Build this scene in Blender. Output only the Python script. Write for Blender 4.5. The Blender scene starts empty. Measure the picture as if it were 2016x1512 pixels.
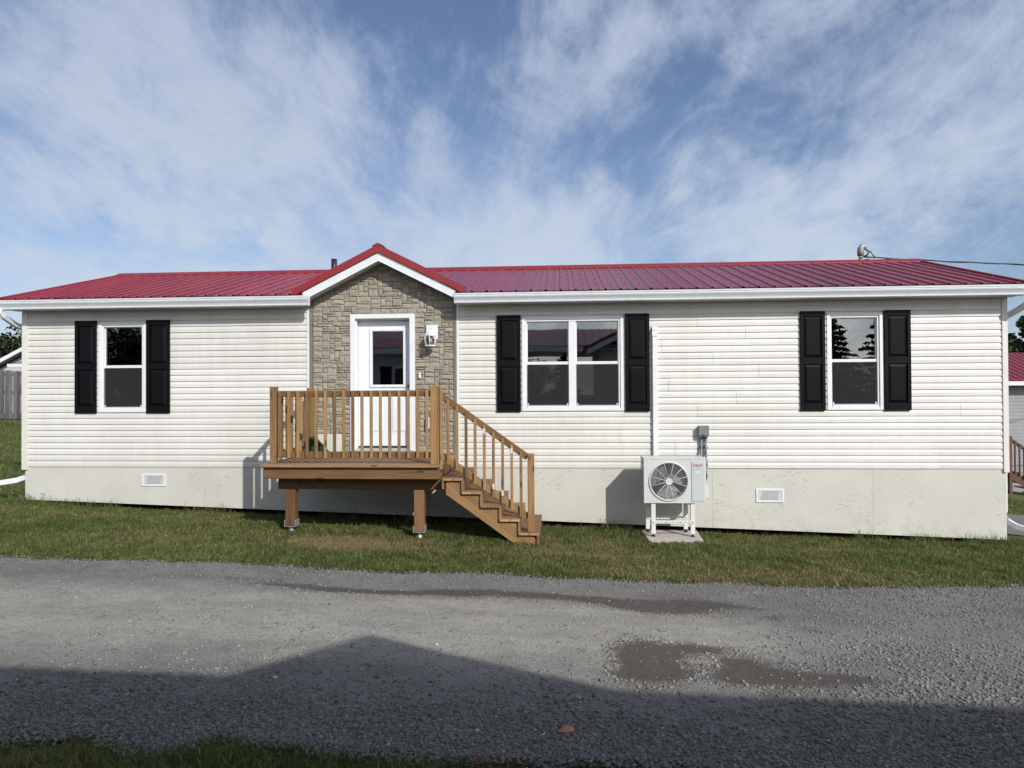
import bpy, bmesh, math, random
import numpy as np
from mathutils import Matrix, Vector, Euler

random.seed(7)
RNG = np.random.default_rng(7)
S = bpy.context.scene
COL = S.collection

# ------------------------------------------------------------------ camera
cam_data = bpy.data.cameras.new('camera')
cam = bpy.data.objects.new('camera', cam_data)
COL.objects.link(cam)
S.camera = cam
YAW, PITCH, ROLL = math.atan(0.071), math.atan(15 / 1350.0), 0.0055
fw = Vector((-math.sin(YAW) * math.cos(PITCH), math.cos(YAW) * math.cos(PITCH), math.sin(PITCH)))
rt = fw.cross(Vector((0, 0, 1))).normalized()
up = rt.cross(fw)
r2 = rt * math.cos(ROLL) - up * math.sin(ROLL)
u2 = up * math.cos(ROLL) + rt * math.sin(ROLL)
cam.matrix_world = Matrix(((r2.x, u2.x, -fw.x, 0.0), (r2.y, u2.y, -fw.y, -11.0),
                           (r2.z, u2.z, -fw.z, 2.1), (0, 0, 0, 1)))
cam_data.sensor_fit = 'HORIZONTAL'
cam_data.sensor_width = 36.0
cam_data.lens = 36.0 * 1350.0 / 2016.0
cam_data.clip_start = 0.05
cam_data.clip_end = 3000

# ------------------------------------------------------------------ sun, sky, exposure
SUN_AZ, SUN_EL = math.radians(36.3), math.radians(32.3)    # behind the camera, to its right
to_sun = Vector((math.sin(SUN_AZ) * math.cos(SUN_EL), -math.cos(SUN_AZ) * math.cos(SUN_EL), math.sin(SUN_EL)))
sd = bpy.data.lights.new('sun', 'SUN')
sd.energy = 3.9
sd.angle = math.radians(0.7)
sd.color = (1.0, 0.965, 0.905)
sun = bpy.data.objects.new('sun', sd)
sun.rotation_euler = to_sun.to_track_quat('Z', 'Y').to_euler()
sun.location = to_sun * 60
COL.objects.link(sun)

world = bpy.data.worlds.new('World')
S.world = world
world.use_nodes = True
S.view_settings.view_transform = 'Standard'
S.view_settings.look = 'None'
S.view_settings.gamma = 1.0
S.view_settings.use_curve_mapping = False
S.view_settings.exposure = 0.18


class NT:
    """small node-tree helper"""
    def __init__(self, tree):
        self.t = tree
        tree.nodes.clear()

    def n(self, kind, inputs=None, **props):
        nd = self.t.nodes.new(kind)
        for k, v in props.items():
            setattr(nd, k, v)
        for k, v in (inputs or {}).items():
            self.put(nd, k, v)
        return nd

    def put(self, nd, k, v):
        s = nd.inputs[k]
        if hasattr(v, 'is_output'):
            self.t.links.new(v, s)
        elif hasattr(v, 'outputs'):
            self.t.links.new(v.outputs[0], s)
        else:
            s.default_value = v

    def math(self, op, a, b=0.0, c=None, clamp=False):
        nd = self.n('ShaderNodeMath', {0: a, 1: b}, operation=op, use_clamp=clamp)
        if c is not None:
            self.put(nd, 2, c)
        return nd.outputs[0]

    def mix(self, f, a, b, blend='MIX'):
        nd = self.n('ShaderNodeMix', data_type='RGBA', blend_type=blend)
        self.put(nd, 0, f)
        self.put(nd, 6, a)
        self.put(nd, 7, b)
        return nd.outputs[2]

    def ramp(self, f, stops):
        nd = self.n('ShaderNodeValToRGB', {0: f})
        el = nd.color_ramp.elements
        while len(el) < len(stops):
            el.new(0.5)
        for e, (p, c) in zip(el, stops):
            e.position = p
            e.color = c if isinstance(c, tuple) else (c, c, c, 1)
        return nd.outputs[0]

    def smooth(self, v, lo, hi):
        nd = self.n('ShaderNodeMapRange', {0: v, 1: lo, 2: hi, 3: 0.0, 4: 1.0}, interpolation_type='SMOOTHSTEP')
        return nd.outputs[0]

    def noise(self, vec, scale, detail=4.0, rough=0.55, dist=0.0):
        return self.n('ShaderNodeTexNoise', {'Vector': vec, 'Scale': scale, 'Detail': detail,
                                             'Roughness': rough, 'Distortion': dist})

    def mapping(self, vec, loc=(0, 0, 0), rot=(0, 0, 0), scale=(1, 1, 1)):
        return self.n('ShaderNodeMapping', {'Vector': vec, 'Location': loc, 'Rotation': rot, 'Scale': scale}).outputs[0]


def sky_dir(px, py):
    """world direction of a point of the view, for placing the larger clouds"""
    d = fw + r2 * ((px - 1008) / 1350.0) - u2 * ((py - 756) / 1350.0)
    return d.normalized()


# larger cloud masses and clear gaps: where they stand, angular radius in degrees, weight
CLOUDS = [(430, 160, 7, .30), (300, 110, 5, .26), (545, 205, 4, .30), (180, 430, 15, .24), (600, 400, 13, .24), (900, 430, 10, .34),
          (1090, 450, 6, .40), (1400, 402, 4, .50), (1490, 398, 3, .40), (1690, 470, 7, .36), (1860, 340, 8, .30), (1970, 220, 9, .26),
          (1180, 120, 5, .26), (1060, 50, 5, .18), (1520, 18, 3.5, .36), (1310, 35, 2.5, .36), (60, 100, 10, .12), (760, 120, 2.0, .25),
          (820, 235, 2.0, .22), (1170, 432, 3, .38), (1210, 375, 1.6, .30),
          (690, 90, 7, -.40), (850, 250, 7, -.32), (1010, 230, 5, -.20), (1260, 450, 3.5, -.55), (1180, 320, 5, -.22), (1690, 130, 6, -.20),
          (1600, 250, 5, -.10), (1500, 150, 4, .10), (1740, 100, 2.5, .20), (1640, 170, 2.5, .15), (1960, 490, 5, -.46), (890, 10, 6, -.26), (200, 250, 5, -.20), (1380, 260, 5, -.22), (1560, 330, 4, -.20), (60, 260, 6, -.14)]


def build_world():
    w = NT(world.node_tree)
    sky = w.n('ShaderNodeTexSky', sky_type='NISHITA', sun_disc=False, sun_elevation=SUN_EL,
              sun_rotation=math.pi - SUN_AZ, air_density=1.0, dust_density=0.5, ozone_density=3.0)
    tc = w.n('ShaderNodeTexCoord').outputs['Generated']
    sep = w.n('ShaderNodeSeparateXYZ', {0: tc})
    x, y, z = sep.outputs
    zz = w.math('ADD', w.math('MAXIMUM', z, 0.0), 0.22)
    comb = w.n('ShaderNodeCombineXYZ', {0: w.math('DIVIDE', x, zz), 1: w.math('DIVIDE', y, zz), 2: 0.0}).outputs[0]

    def vec(op, a, b=None, **kw):
        nd = w.n('ShaderNodeVectorMath', {0: a}, operation=op)
        if b is not None:
            w.put(nd, 1, b)
        for k, v in kw.items():
            w.put(nd, k, v)
        return nd

    def warp(v, scale, amount, detail=2.0, off=(0, 0, 0)):
        nz = w.noise(w.mapping(v, off), scale, detail, 0.5)
        d = vec('SUBTRACT', nz.outputs['Color'], (0.5, 0.5, 0.5)).outputs[0]
        d = w.n('ShaderNodeVectorMath', {0: d, 3: amount}, operation='SCALE').outputs[0]
        return vec('ADD', v, d).outputs[0]
    # big masses, their outlines frayed
    wd = warp(warp(tc, 3.2, 0.16, 3.0), 12.0, 0.075, 5.0)
    wd = vec('NORMALIZE', wd).outputs[0]
    total = None
    for px, py, rad, wt in CLOUDS:
        dt = vec('DOT_PRODUCT', wd, tuple(sky_dir(px, py))).outputs['Value']
        f = w.smooth(dt, math.cos(math.radians(rad * 1.7)), math.cos(math.radians(rad * 0.2)))
        f = w.math('MULTIPLY', f, wt)
        total = f if total is None else w.math('ADD', total, f)
    # cirrus fanning out from low in the middle of the view
    c0 = sky_dir(1000, 640)
    e1 = c0.cross(Vector((0, 0, 1))).normalized()
    e2 = e1.cross(c0).normalized()
    q = warp(tc, 2.4, 0.30, 2.0, (4, 1, 2))
    qu = vec('DOT_PRODUCT', q, tuple(e1)).outputs['Value']
    qv = vec('DOT_PRODUCT', q, tuple(e2)).outputs['Value']
    rr = w.math('ADD', w.math('SQRT', w.math('ADD', w.math('MULTIPLY', qu, qu), w.math('MULTIPLY', qv, qv))), 0.03)
    cu, cv = w.math('DIVIDE', qu, rr), w.math('DIVIDE', qv, rr)

    def fan(k, b, off, detail, rough):
        v = w.n('ShaderNodeCombineXYZ', {0: w.math('MULTIPLY', cu, k), 1: w.math('MULTIPLY', cv, k), 2: w.math('MULTIPLY', rr, b)}).outputs[0]
        return w.math('SUBTRACT', w.noise(w.mapping(v, off), 1.0, detail, rough, 0.25).outputs[0], 0.5)
    away = w.smooth(rr, 0.14, 0.42)
    f1 = w.math('MULTIPLY', fan(2.4, 4.0, (3, 1, 0), 9.0, 0.66), away)
    f2 = w.math('MULTIPLY', fan(6.0, 6.0, (1, 7, 3), 7.0, 0.62), away)
    p2 = warp(comb, 1.3, 0.55, 2.0, (7, 3, 0))
    n3 = w.math('SUBTRACT', w.noise(w.mapping(p2, (1, 5, 0), (0, 0, math.radians(35)), (2.6, 1.0, 1)), 1.8, 10.0, 0.70, 0.2).outputs[0], 0.5)
    n2 = w.math('SUBTRACT', w.noise(tc, 7.0, 10.0, 0.68, 0.2).outputs[0], 0.5)
    nn = w.math('ADD', w.math('ADD', w.math('MULTIPLY', f1, 2.3), w.math('MULTIPLY', f2, 1.0)),
                w.math('ADD', w.math('MULTIPLY', n3, 1.5), w.math('MULTIPLY', n2, 1.35)))
    low = w.smooth(z, 0.50, 0.04)
    tot = w.math('ADD', w.math('ADD', 0.26, w.math('MULTIPLY', low, 0.29)), w.math('ADD', w.math('MULTIPLY', total, 0.62), nn))
    mask = w.math('ADD', 0.07, w.math('MULTIPLY', w.smooth(tot, -0.10, 1.12), 0.93))
    bg1 = w.n('ShaderNodeBackground', {0: w.mix(1.0, sky, (0.90, 0.90, 0.98, 1), 'MULTIPLY'), 1: 0.098})
    ccol = w.mix(w.smooth(z, 0.05, 0.55), (0.56, 0.645, 0.77, 1), (0.42, 0.49, 0.64, 1))
    # cloud on the sun's side brightened to add ambient fill; thin cloud scatters forward
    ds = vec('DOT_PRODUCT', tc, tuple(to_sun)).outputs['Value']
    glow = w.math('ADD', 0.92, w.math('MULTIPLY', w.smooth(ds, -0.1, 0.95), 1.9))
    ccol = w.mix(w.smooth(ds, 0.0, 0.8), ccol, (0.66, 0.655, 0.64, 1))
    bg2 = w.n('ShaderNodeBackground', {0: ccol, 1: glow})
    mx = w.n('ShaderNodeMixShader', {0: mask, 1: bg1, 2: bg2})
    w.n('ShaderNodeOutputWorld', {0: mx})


build_world()

# ------------------------------------------------------------------ materials
MATS = {}


def new_mat(name):
    m = bpy.data.materials.new(name)
    m.use_nodes = True
    MATS[name] = m
    return m, NT(m.node_tree)


def principled(w, base, rough, metal=0.0, bump=None, bump_s=0.2, bump_d=0.01, spec=0.5):
    b = w.n('ShaderNodeBsdfPrincipled', {'Base Color': base, 'Roughness': rough, 'Metallic': metal,
                                         'Specular IOR Level': spec})
    if bump is not None:
        bn = w.n('ShaderNodeBump', {'Height': bump, 'Strength': bump_s, 'Distance': bump_d})
        w.put(b, 'Normal', bn)
    w.n('ShaderNodeOutputMaterial', {0: b})
    return b


def c4(c, k=1.0):
    return (c[0] * k, c[1] * k, c[2] * k, 1)


def simple(name, base, rough=0.5, metal=0.0, var=0.12, scale=6.0, bump=0.0, bscale=60.0, spec=0.5, stretch=(1, 1, 1)):
    m, w = new_mat(name)
    tc = w.n('ShaderNodeTexCoord').outputs['Object']
    tc = w.mapping(tc, scale=stretch)
    a = w.noise(tc, scale, 5.0, 0.6).outputs[0]
    f = w.noise(tc, bscale, 3.0, 0.6).outputs[0]
    t = w.math('ADD', w.math('MULTIPLY', a, 0.7), w.math('MULTIPLY', f, 0.3))
    col = w.mix(w.smooth(t, 0.3, 0.7), c4(base, 1 - var), c4(base, 1 + var * 0.6))
    rr = w.math('ADD', rough - 0.06, w.math('MULTIPLY', a, 0.14), clamp=True)
    principled(w, col, rr, metal, f if bump else None, bump, 0.004, spec)
    return m


simple('white_vinyl', (0.67, 0.68, 0.69), 0.42, var=0.05)
simple('trim_cream', (0.62, 0.60, 0.55), 0.5, var=0.06)
simple('white_metal', (0.62, 0.65, 0.67), 0.36, var=0.06)
simple('door_paint', (0.67, 0.71, 0.76), 0.42, var=0.04)
simple('soffit_white', (0.55, 0.55, 0.52), 0.55, var=0.08)
simple('trim_brown', (0.17, 0.155, 0.12), 0.6, var=0.15)
simple('red_trim', (0.22, 0.014, 0.020), 0.40, var=0.10)
simple('dark_interior', (0.10, 0.10, 0.10), 0.9)
simple('blind', (0.60, 0.60, 0.57), 0.6)
simple('black_plastic', (0.012, 0.012, 0.013), 0.45)
simple('rubber', (0.015, 0.015, 0.015), 0.7)
simple('grey_metal', (0.16, 0.18, 0.19), 0.45, var=0.12)
simple('galvanised', (0.45, 0.47, 0.48), 0.42, 0.6, var=0.2, scale=30)
simple('unit_paint', (0.53, 0.55, 0.53), 0.42, var=0.05)
simple('unit_panel', (0.47, 0.505, 0.515), 0.4, var=0.05)
simple('dark_fin', (0.20, 0.21, 0.21), 0.5, 0.2)
simple('fan_dark', (0.27, 0.28, 0.28), 0.5)
simple('stand_white', (0.62, 0.63, 0.60), 0.45, var=0.08)
simple('concrete_pink', (0.42, 0.375, 0.345), 0.9, var=0.22, scale=14, bump=0.3)
simple('brass_grey', (0.25, 0.25, 0.25), 0.3, 0.9)
simple('green_felt', (0.010, 0.045, 0.017), 0.95, var=0.25, scale=20, bump=0.4, bscale=200)
simple('pale_board', (0.50, 0.50, 0.46), 0.85, var=0.12)
simple('screen_frame', (0.35, 0.35, 0.35), 0.5)
simple('cable_black', (0.02, 0.02, 0.022), 0.6)
simple('mast_grey', (0.29, 0.285, 0.265), 0.5, 0.3, var=0.2)
simple('grey_shingle', (0.13, 0.125, 0.14), 0.9, var=0.25, scale=10)
simple('far_siding', (0.48, 0.48, 0.46), 0.7)
simple('far_siding_shade', (0.26, 0.26, 0.27), 0.7)  # darker copy of far_siding: the right house's shade put into its colour
simple('dark_glass', (0.02, 0.025, 0.03), 0.08)
simple('dark_wood', (0.10, 0.045, 0.03), 0.75, var=0.3)
simple('bark', (0.075, 0.055, 0.042), 0.95, var=0.35, scale=12, bump=0.6, bscale=30, stretch=(3, 3, 0.6))
simple('red_stone', (0.36, 0.17, 0.12), 0.9, var=0.25, scale=30, bump=0.4)
simple('yellow_stone', (0.32, 0.27, 0.14), 0.9, var=0.25, scale=30, bump=0.4)
simple('red_print', (0.42, 0.035, 0.025), 0.5)
simple('grey_print', (0.30, 0.30, 0.30), 0.5)
simple('white_sticker', (0.60, 0.60, 0.60), 0.4, var=0.02)
simple('cloth_dark', (0.03, 0.03, 0.035), 0.9)


def mat_siding():
    m, w = new_mat('siding')
    tc = w.n('ShaderNodeTexCoord').outputs['Object']
    rnd = w.n('ShaderNodeObjectInfo').outputs['Random']
    big = w.noise(tc, 0.9, 4.0, 0.6).outputs[0]
    grain = w.noise(w.mapping(tc, scale=(14, 60, 160)), 1.0, 3.0, 0.6).outputs[0]
    streak = w.noise(w.mapping(tc, scale=(5, 1, 0.5)), 1.6, 5.0, 0.65).outputs[0]
    k = w.math('ADD', w.math('MULTIPLY', big, 0.45), w.math('ADD', w.math('MULTIPLY', streak, 0.4), w.math('MULTIPLY', rnd, 0.15)))
    col = w.mix(w.smooth(k, 0.30, 0.68), (0.535, 0.522, 0.486, 1), (0.630, 0.619, 0.583, 1))
    principled(w, col, 0.5, 0, grain, 0.12, 0.002)


def mat_skirting():
    m, w = new_mat('skirting')
    tc = w.n('ShaderNodeTexCoord').outputs['Object']
    big = w.noise(tc, 1.1, 5.0, 0.6).outputs[0]
    fine = w.noise(tc, 45, 3.0, 0.6).outputs[0]
    marks = w.noise(w.mapping(tc, scale=(4.2, 4.2, 26)), 2.6, 3.0, 0.5, 0.6).outputs[0]
    where = w.noise(w.mapping(tc, (5, 5, 5)), 1.7, 2.0, 0.5).outputs[0]
    mk = w.math('MULTIPLY', w.smooth(marks, 0.60, 0.66), w.smooth(where, 0.45, 0.60))
    sep = w.n('ShaderNodeSeparateXYZ', {0: tc})
    col = w.mix(w.smooth(big, 0.3, 0.72), (0.490, 0.484, 0.432, 1), (0.545, 0.538, 0.485, 1))
    col = w.mix(w.math('MULTIPLY', fine, 0.15), col, (0.40, 0.39, 0.33, 1))
    col = w.mix(w.math('MULTIPLY', mk, 0.7), col, (0.22, 0.21, 0.18, 1))
    # splash of soil near the bottom edge
    spl = w.math('MULTIPLY', w.smooth(sep.outputs[2], 0.28, -0.1), w.smooth(w.noise(tc, 5, 6, 0.7).outputs[0], 0.45, 0.7))
    col = w.mix(w.math('MULTIPLY', spl, 0.3), col, (0.25, 0.22, 0.17, 1))
    hgt = w.math('SUBTRACT', w.math('MULTIPLY', fine, 0.4), mk)
    principled(w, col, 0.85, 0, hgt, 0.35, 0.003, 0.3)


def mat_roof():
    m, w = new_mat('red_roof')
    tc = w.n('ShaderNodeTexCoord').outputs['Object']
    rnd = w.n('ShaderNodeObjectInfo').outputs['Random']
    a = w.noise(w.mapping(tc, scale=(1, 0.35, 1)), 3.0, 5.0, 0.6).outputs[0]
    k = w.math('ADD', w.math('MULTIPLY', a, 0.8), w.math('MULTIPLY', rnd, 0.2))
    col = w.mix(w.smooth(k, 0.3, 0.75), (0.175, 0.015, 0.024, 1), (0.250, 0.025, 0.038, 1))
    principled(w, col, w.math('ADD', 0.17, w.math('MULTIPLY', a, 0.16)), 0.0, w.noise(tc, 4.0, 2.0).outputs[0], 0.05, 0.02, 0.6)


def mat_wood(name, dark, light, wet=0.0):
    m, w = new_mat(name)
    tc = w.n('ShaderNodeTexCoord').outputs['Object']
    oi = w.n('ShaderNodeObjectInfo').outputs['Random']
    off = w.n('ShaderNodeCombineXYZ', {0: w.math('MULTIPLY', oi, 37.0), 1: w.math('MULTIPLY', oi, 11.0), 2: w.math('MULTIPLY', oi, 23.0)}).outputs[0]
    p = w.n('ShaderNodeVectorMath', {0: tc, 1: off}, operation='ADD').outputs[0]
    wobble = w.noise(w.mapping(p, scale=(1.5, 6, 6)), 1.0, 2.0, 0.5).outputs['Color']
    wb = w.n('ShaderNodeVectorMath', {0: wobble, 3: 0.03}, operation='SCALE').outputs[0]
    p2 = w.n('ShaderNodeVectorMath', {0: p, 1: wb}, operation='ADD').outputs[0]
    grain = w.noise(w.mapping(p2, scale=(2.2, 55, 55)), 1.0, 5.0, 0.62).outputs[0]
    fine = w.noise(w.mapping(p2, scale=(10, 260, 260)), 1.0, 2.0, 0.6).outputs[0]
    broad = w.noise(w.mapping(p, scale=(1.2, 7, 7)), 1.0, 3.0, 0.55).outputs[0]
    vor = w.n('ShaderNodeTexVoronoi', {'Vector': w.mapping(p, scale=(2.6, 9, 9)), 'Scale': 1.0, 'Randomness': 1.0})
    knot = w.smooth(vor.outputs['Distance'], 0.20, 0.07)
    k = w.math('ADD', w.math('MULTIPLY', grain, 0.55), w.math('ADD', w.math('MULTIPLY', broad, 0.34), w.math('MULTIPLY', oi, 0.30)))
    col = w.mix(w.smooth(k, 0.34, 0.84), c4(dark), c4(light))
    col = w.mix(w.math('MULTIPLY', fine, 0.22), col, c4(dark, 0.7))
    col = w.mix(w.math('MULTIPLY', knot, 0.85), col, c4(dark, 0.35))
    principled(w, col, 0.72, 0, w.math('ADD', grain, w.math('MULTIPLY', fine, 0.5)), 0.25, 0.003, 0.3)


def mat_stone():
    m, w = new_mat('wall_stone')
    tc = w.n('ShaderNodeTexCoord').outputs['Object']
    oi = w.n('ShaderNodeObjectInfo').outputs['Random']
    a = w.noise(tc, 9.0, 5.0, 0.65).outputs[0]
    b = w.noise(w.mapping(tc, scale=(1, 1, 2.0)), 30.0, 6.0, 0.7, 0.8).outputs[0]
    k = w.math('ADD', w.math('MULTIPLY', a, 0.45), w.math('ADD', w.math('MULTIPLY', b, 0.4), w.math('MULTIPLY', oi, 0.20)))
    col = w.mix(w.smooth(k, 0.30, 0.72), (0.225, 0.200, 0.160, 1), (0.355, 0.320, 0.262, 1))
    principled(w, col, 0.92, 0, w.math('ADD', b, w.math('MULTIPLY', a, 0.8)), 0.6, 0.010, 0.2)
    simple('mortar', (0.16, 0.142, 0.114), 0.95, var=0.2, scale=20, bump=0.4)


def mat_shutter():
    m, w = new_mat('shutter_black')
    tc = w.n('ShaderNodeTexCoord').outputs['Object']
    wv = w.n('ShaderNodeTexWave', {'Vector': w.mapping(tc, scale=(1.0, 1, 0.16)), 'Scale': 26.0, 'Distortion': 5.0,
                                   'Detail': 2.0, 'Detail Scale': 0.8}).outputs[1]
    principled(w, (0.0030, 0.0033, 0.0040, 1), 0.46, 0, wv, 0.30, 0.002, 0.14)


def mat_glass():
    m, w = new_mat('window_glass')
    fr = w.n('ShaderNodeFresnel', {'IOR': 1.55}).outputs[0]
    f = w.math('ADD', w.math('MULTIPLY', fr, 1.3), 0.10, clamp=True)
    gl = w.n('ShaderNodeBsdfGlossy', {'Color': (0.95, 0.98, 1.0, 1), 'Roughness': 0.006})
    tc = w.n('ShaderNodeTexCoord').outputs['Object']
    bn = w.n('ShaderNodeBump', {'Height': w.noise(tc, 1.3, 1.0).outputs[0], 'Strength': 0.05, 'Distance': 0.03})
    w.put(gl, 'Normal', bn)
    tr = w.n('ShaderNodeBsdfTransparent', {'Color': (0.55, 0.58, 0.58, 1)})
    mx = w.n('ShaderNodeMixShader', {0: f, 1: tr, 2: gl})
    w.n('ShaderNodeOutputMaterial', {0: mx})
    m2, w = new_mat('insect_screen')
    d = w.n('ShaderNodeBsdfDiffuse', {'Color': (0.035, 0.036, 0.037, 1)})
    t = w.n('ShaderNodeBsdfTransparent')
    mx = w.n('ShaderNodeMixShader', {0: 0.66, 1: t, 2: d})
    w.n('ShaderNodeOutputMaterial', {0: mx})
    m3, w = new_mat('lamp_glass')
    gl = w.n('ShaderNodeBsdfGlossy', {'Roughness': 0.05})
    t = w.n('ShaderNodeBsdfTransparent', {'Color': (0.8, 0.82, 0.82, 1)})
    mx = w.n('ShaderNodeMixShader', {0: 0.15, 1: t, 2: gl})
    w.n('ShaderNodeOutputMaterial', {0: mx})


def mat_attr(name, rough=0.8, spec=0.2, var=0.25, scale=25.0, transl=0.0):
    """colour from the mesh's own 'tint' attribute (each blade, leaf or stone has its own)"""
    m, w = new_mat(name)
    at = w.n('ShaderNodeAttribute', attribute_name='tint').outputs[0]
    tc = w.n('ShaderNodeTexCoord').outputs['Object']
    n = w.noise(tc, scale, 3.0, 0.6).outputs[0]
    col = w.mix(w.smooth(n, 0.3, 0.7), w.mix(1.0, at, (1 - var, 1 - var, 1 - var, 1), 'MULTIPLY'), at)
    b = w.n('ShaderNodeBsdfPrincipled', {'Base Color': col, 'Roughness': rough, 'Specular IOR Level': spec})
    if transl:
        t = w.n('ShaderNodeBsdfTranslucent', {'Color': col})
        mx = w.n('ShaderNodeMixShader', {0: transl, 1: b, 2: t})
        w.n('ShaderNodeOutputMaterial', {0: mx})
    else:
        w.n('ShaderNodeOutputMaterial', {0: b})


def mat_ground():
    m, w = new_mat('lawn_soil')
    tc = w.n('ShaderNodeTexCoord').outputs['Object']
    a = w.noise(tc, 0.6, 5.0, 0.6).outputs[0]
    b = w.noise(tc, 9.0, 6.0, 0.7).outputs[0]
    k = w.math('ADD', w.math('MULTIPLY', a, 0.5), w.math('MULTIPLY', b, 0.5))
    col = w.mix(w.smooth(k, 0.35, 0.66), (0.042, 0.060, 0.018, 1), (0.098, 0.118, 0.042, 1))
    dry = w.n('ShaderNodeAttribute', attribute_name='dry').outputs[2]
    col = w.mix(dry, col, (0.17, 0.125, 0.062, 1))
    soil = w.n('ShaderNodeAttribute', attribute_name='soil').outputs[2]
    scol = w.mix(b, (0.050, 0.018, 0.011, 1), (0.105, 0.040, 0.026, 1))
    col = w.mix(soil, col, scol)
    principled(w, col, 0.95, 0, b, 0.9, 0.03, 0.1)

    m, w = new_mat('gravel')
    tc = w.n('ShaderNodeTexCoord').outputs['Object']
    big = w.noise(tc, 0.7, 5.0, 0.6).outputs[0]
    mid = w.noise(tc, 6.0, 5.0, 0.65).outputs[0]
    vo = w.n('ShaderNodeTexVoronoi', {'Vector': tc, 'Scale': 75.0, 'Randomness': 1.0})
    vo2 = w.n('ShaderNodeTexVoronoi', {'Vector': w.mapping(tc, (3, 4, 5)), 'Scale': 170.0, 'Randomness': 1.0})
    cell = w.n('ShaderNodeSeparateColor', {0: vo.outputs['Color']}).outputs[0]
    cell2 = w.n('ShaderNodeSeparateColor', {0: vo2.outputs['Color']}).outputs[1]
    dust = w.n('ShaderNodeAttribute', attribute_name='dust').outputs[2]
    damp = w.n('ShaderNodeAttribute', attribute_name='damp').outputs[2]
    k = w.math('ADD', w.math('MULTIPLY', cell, 0.5), w.math('MULTIPLY', cell2, 0.5))
    stones = w.mix(k, (0.105, 0.103, 0.099, 1), (0.255, 0.250, 0.241, 1))
    dcol = w.mix(w.smooth(w.math('ADD', w.math('MULTIPLY', mid, 0.6), w.math('MULTIPLY', k, 0.4)), 0.3, 0.7),
                 (0.275, 0.262, 0.232, 1), (0.415, 0.398, 0.355, 1))
    dd = w.smooth(w.math('ADD', dust, w.math('MULTIPLY', w.math('SUBTRACT', mid, 0.5), 0.7)), 0.15, 0.85)
    dd = w.math('MULTIPLY', dd, 0.85)
    col = w.mix(dd, stones, dcol)
    patch = w.noise(w.mapping(tc, (9, 4, 0), scale=(0.8, 1.8, 1)), 1.6, 6.0, 0.65).outputs[0]
    col = w.mix(w.smooth(patch, 0.34, 0.62), w.mix(1.0, col, (0.80, 0.80, 0.80, 1), 'MULTIPLY'), col)
    wet = w.smooth(w.math('ADD', damp, w.math('ADD', w.math('MULTIPLY', w.math('SUBTRACT', mid, 0.5), 1.5), w.math('MULTIPLY', w.math('SUBTRACT', cell, 0.5), 0.95))), 0.30, 0.58)
    wcol = w.mix(k, (0.045, 0.037, 0.031, 1), (0.100, 0.085, 0.074, 1))
    col = w.mix(w.math('MULTIPLY', wet, 0.92), col, wcol)
    hgt = w.math('ADD', w.math('SUBTRACT', 1.0, vo.outputs['Distance']), w.math('MULTIPLY', w.math('SUBTRACT', 1.0, vo2.outputs['Distance']), 0.5))
    hgt = w.math('ADD', hgt, w.math('MULTIPLY', cell, 0.6))
    principled(w, col, w.math('SUBTRACT', 0.92, w.math('MULTIPLY', wet, 0.12)), 0, hgt, 0.75, 0.010, 0.25)


mat_siding()
mat_skirting()
mat_roof()
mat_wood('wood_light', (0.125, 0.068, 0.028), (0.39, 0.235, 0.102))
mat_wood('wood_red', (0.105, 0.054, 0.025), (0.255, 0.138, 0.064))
mat_wood('wood_deck', (0.12, 0.060, 0.030), (0.30, 0.165, 0.085))
mat_wood('wood_board', (0.17, 0.090, 0.046), (0.40, 0.240, 0.130))
mat_wood('wood_end', (0.30, 0.18, 0.08), (0.50, 0.33, 0.17))
mat_wood('fence_grey', (0.060, 0.058, 0.060), (0.19, 0.18, 0.18))
mat_stone()
mat_shutter()
mat_glass()
mat_attr('grass', 0.65, 0.25, 0.12, 4.0, 0.40)
mat_attr('leaf', 0.6, 0.3, 0.3, 3.0, 0.2)
mat_attr('stones', 0.9, 0.25, 0.35, 60.0)
mat_ground()


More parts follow.
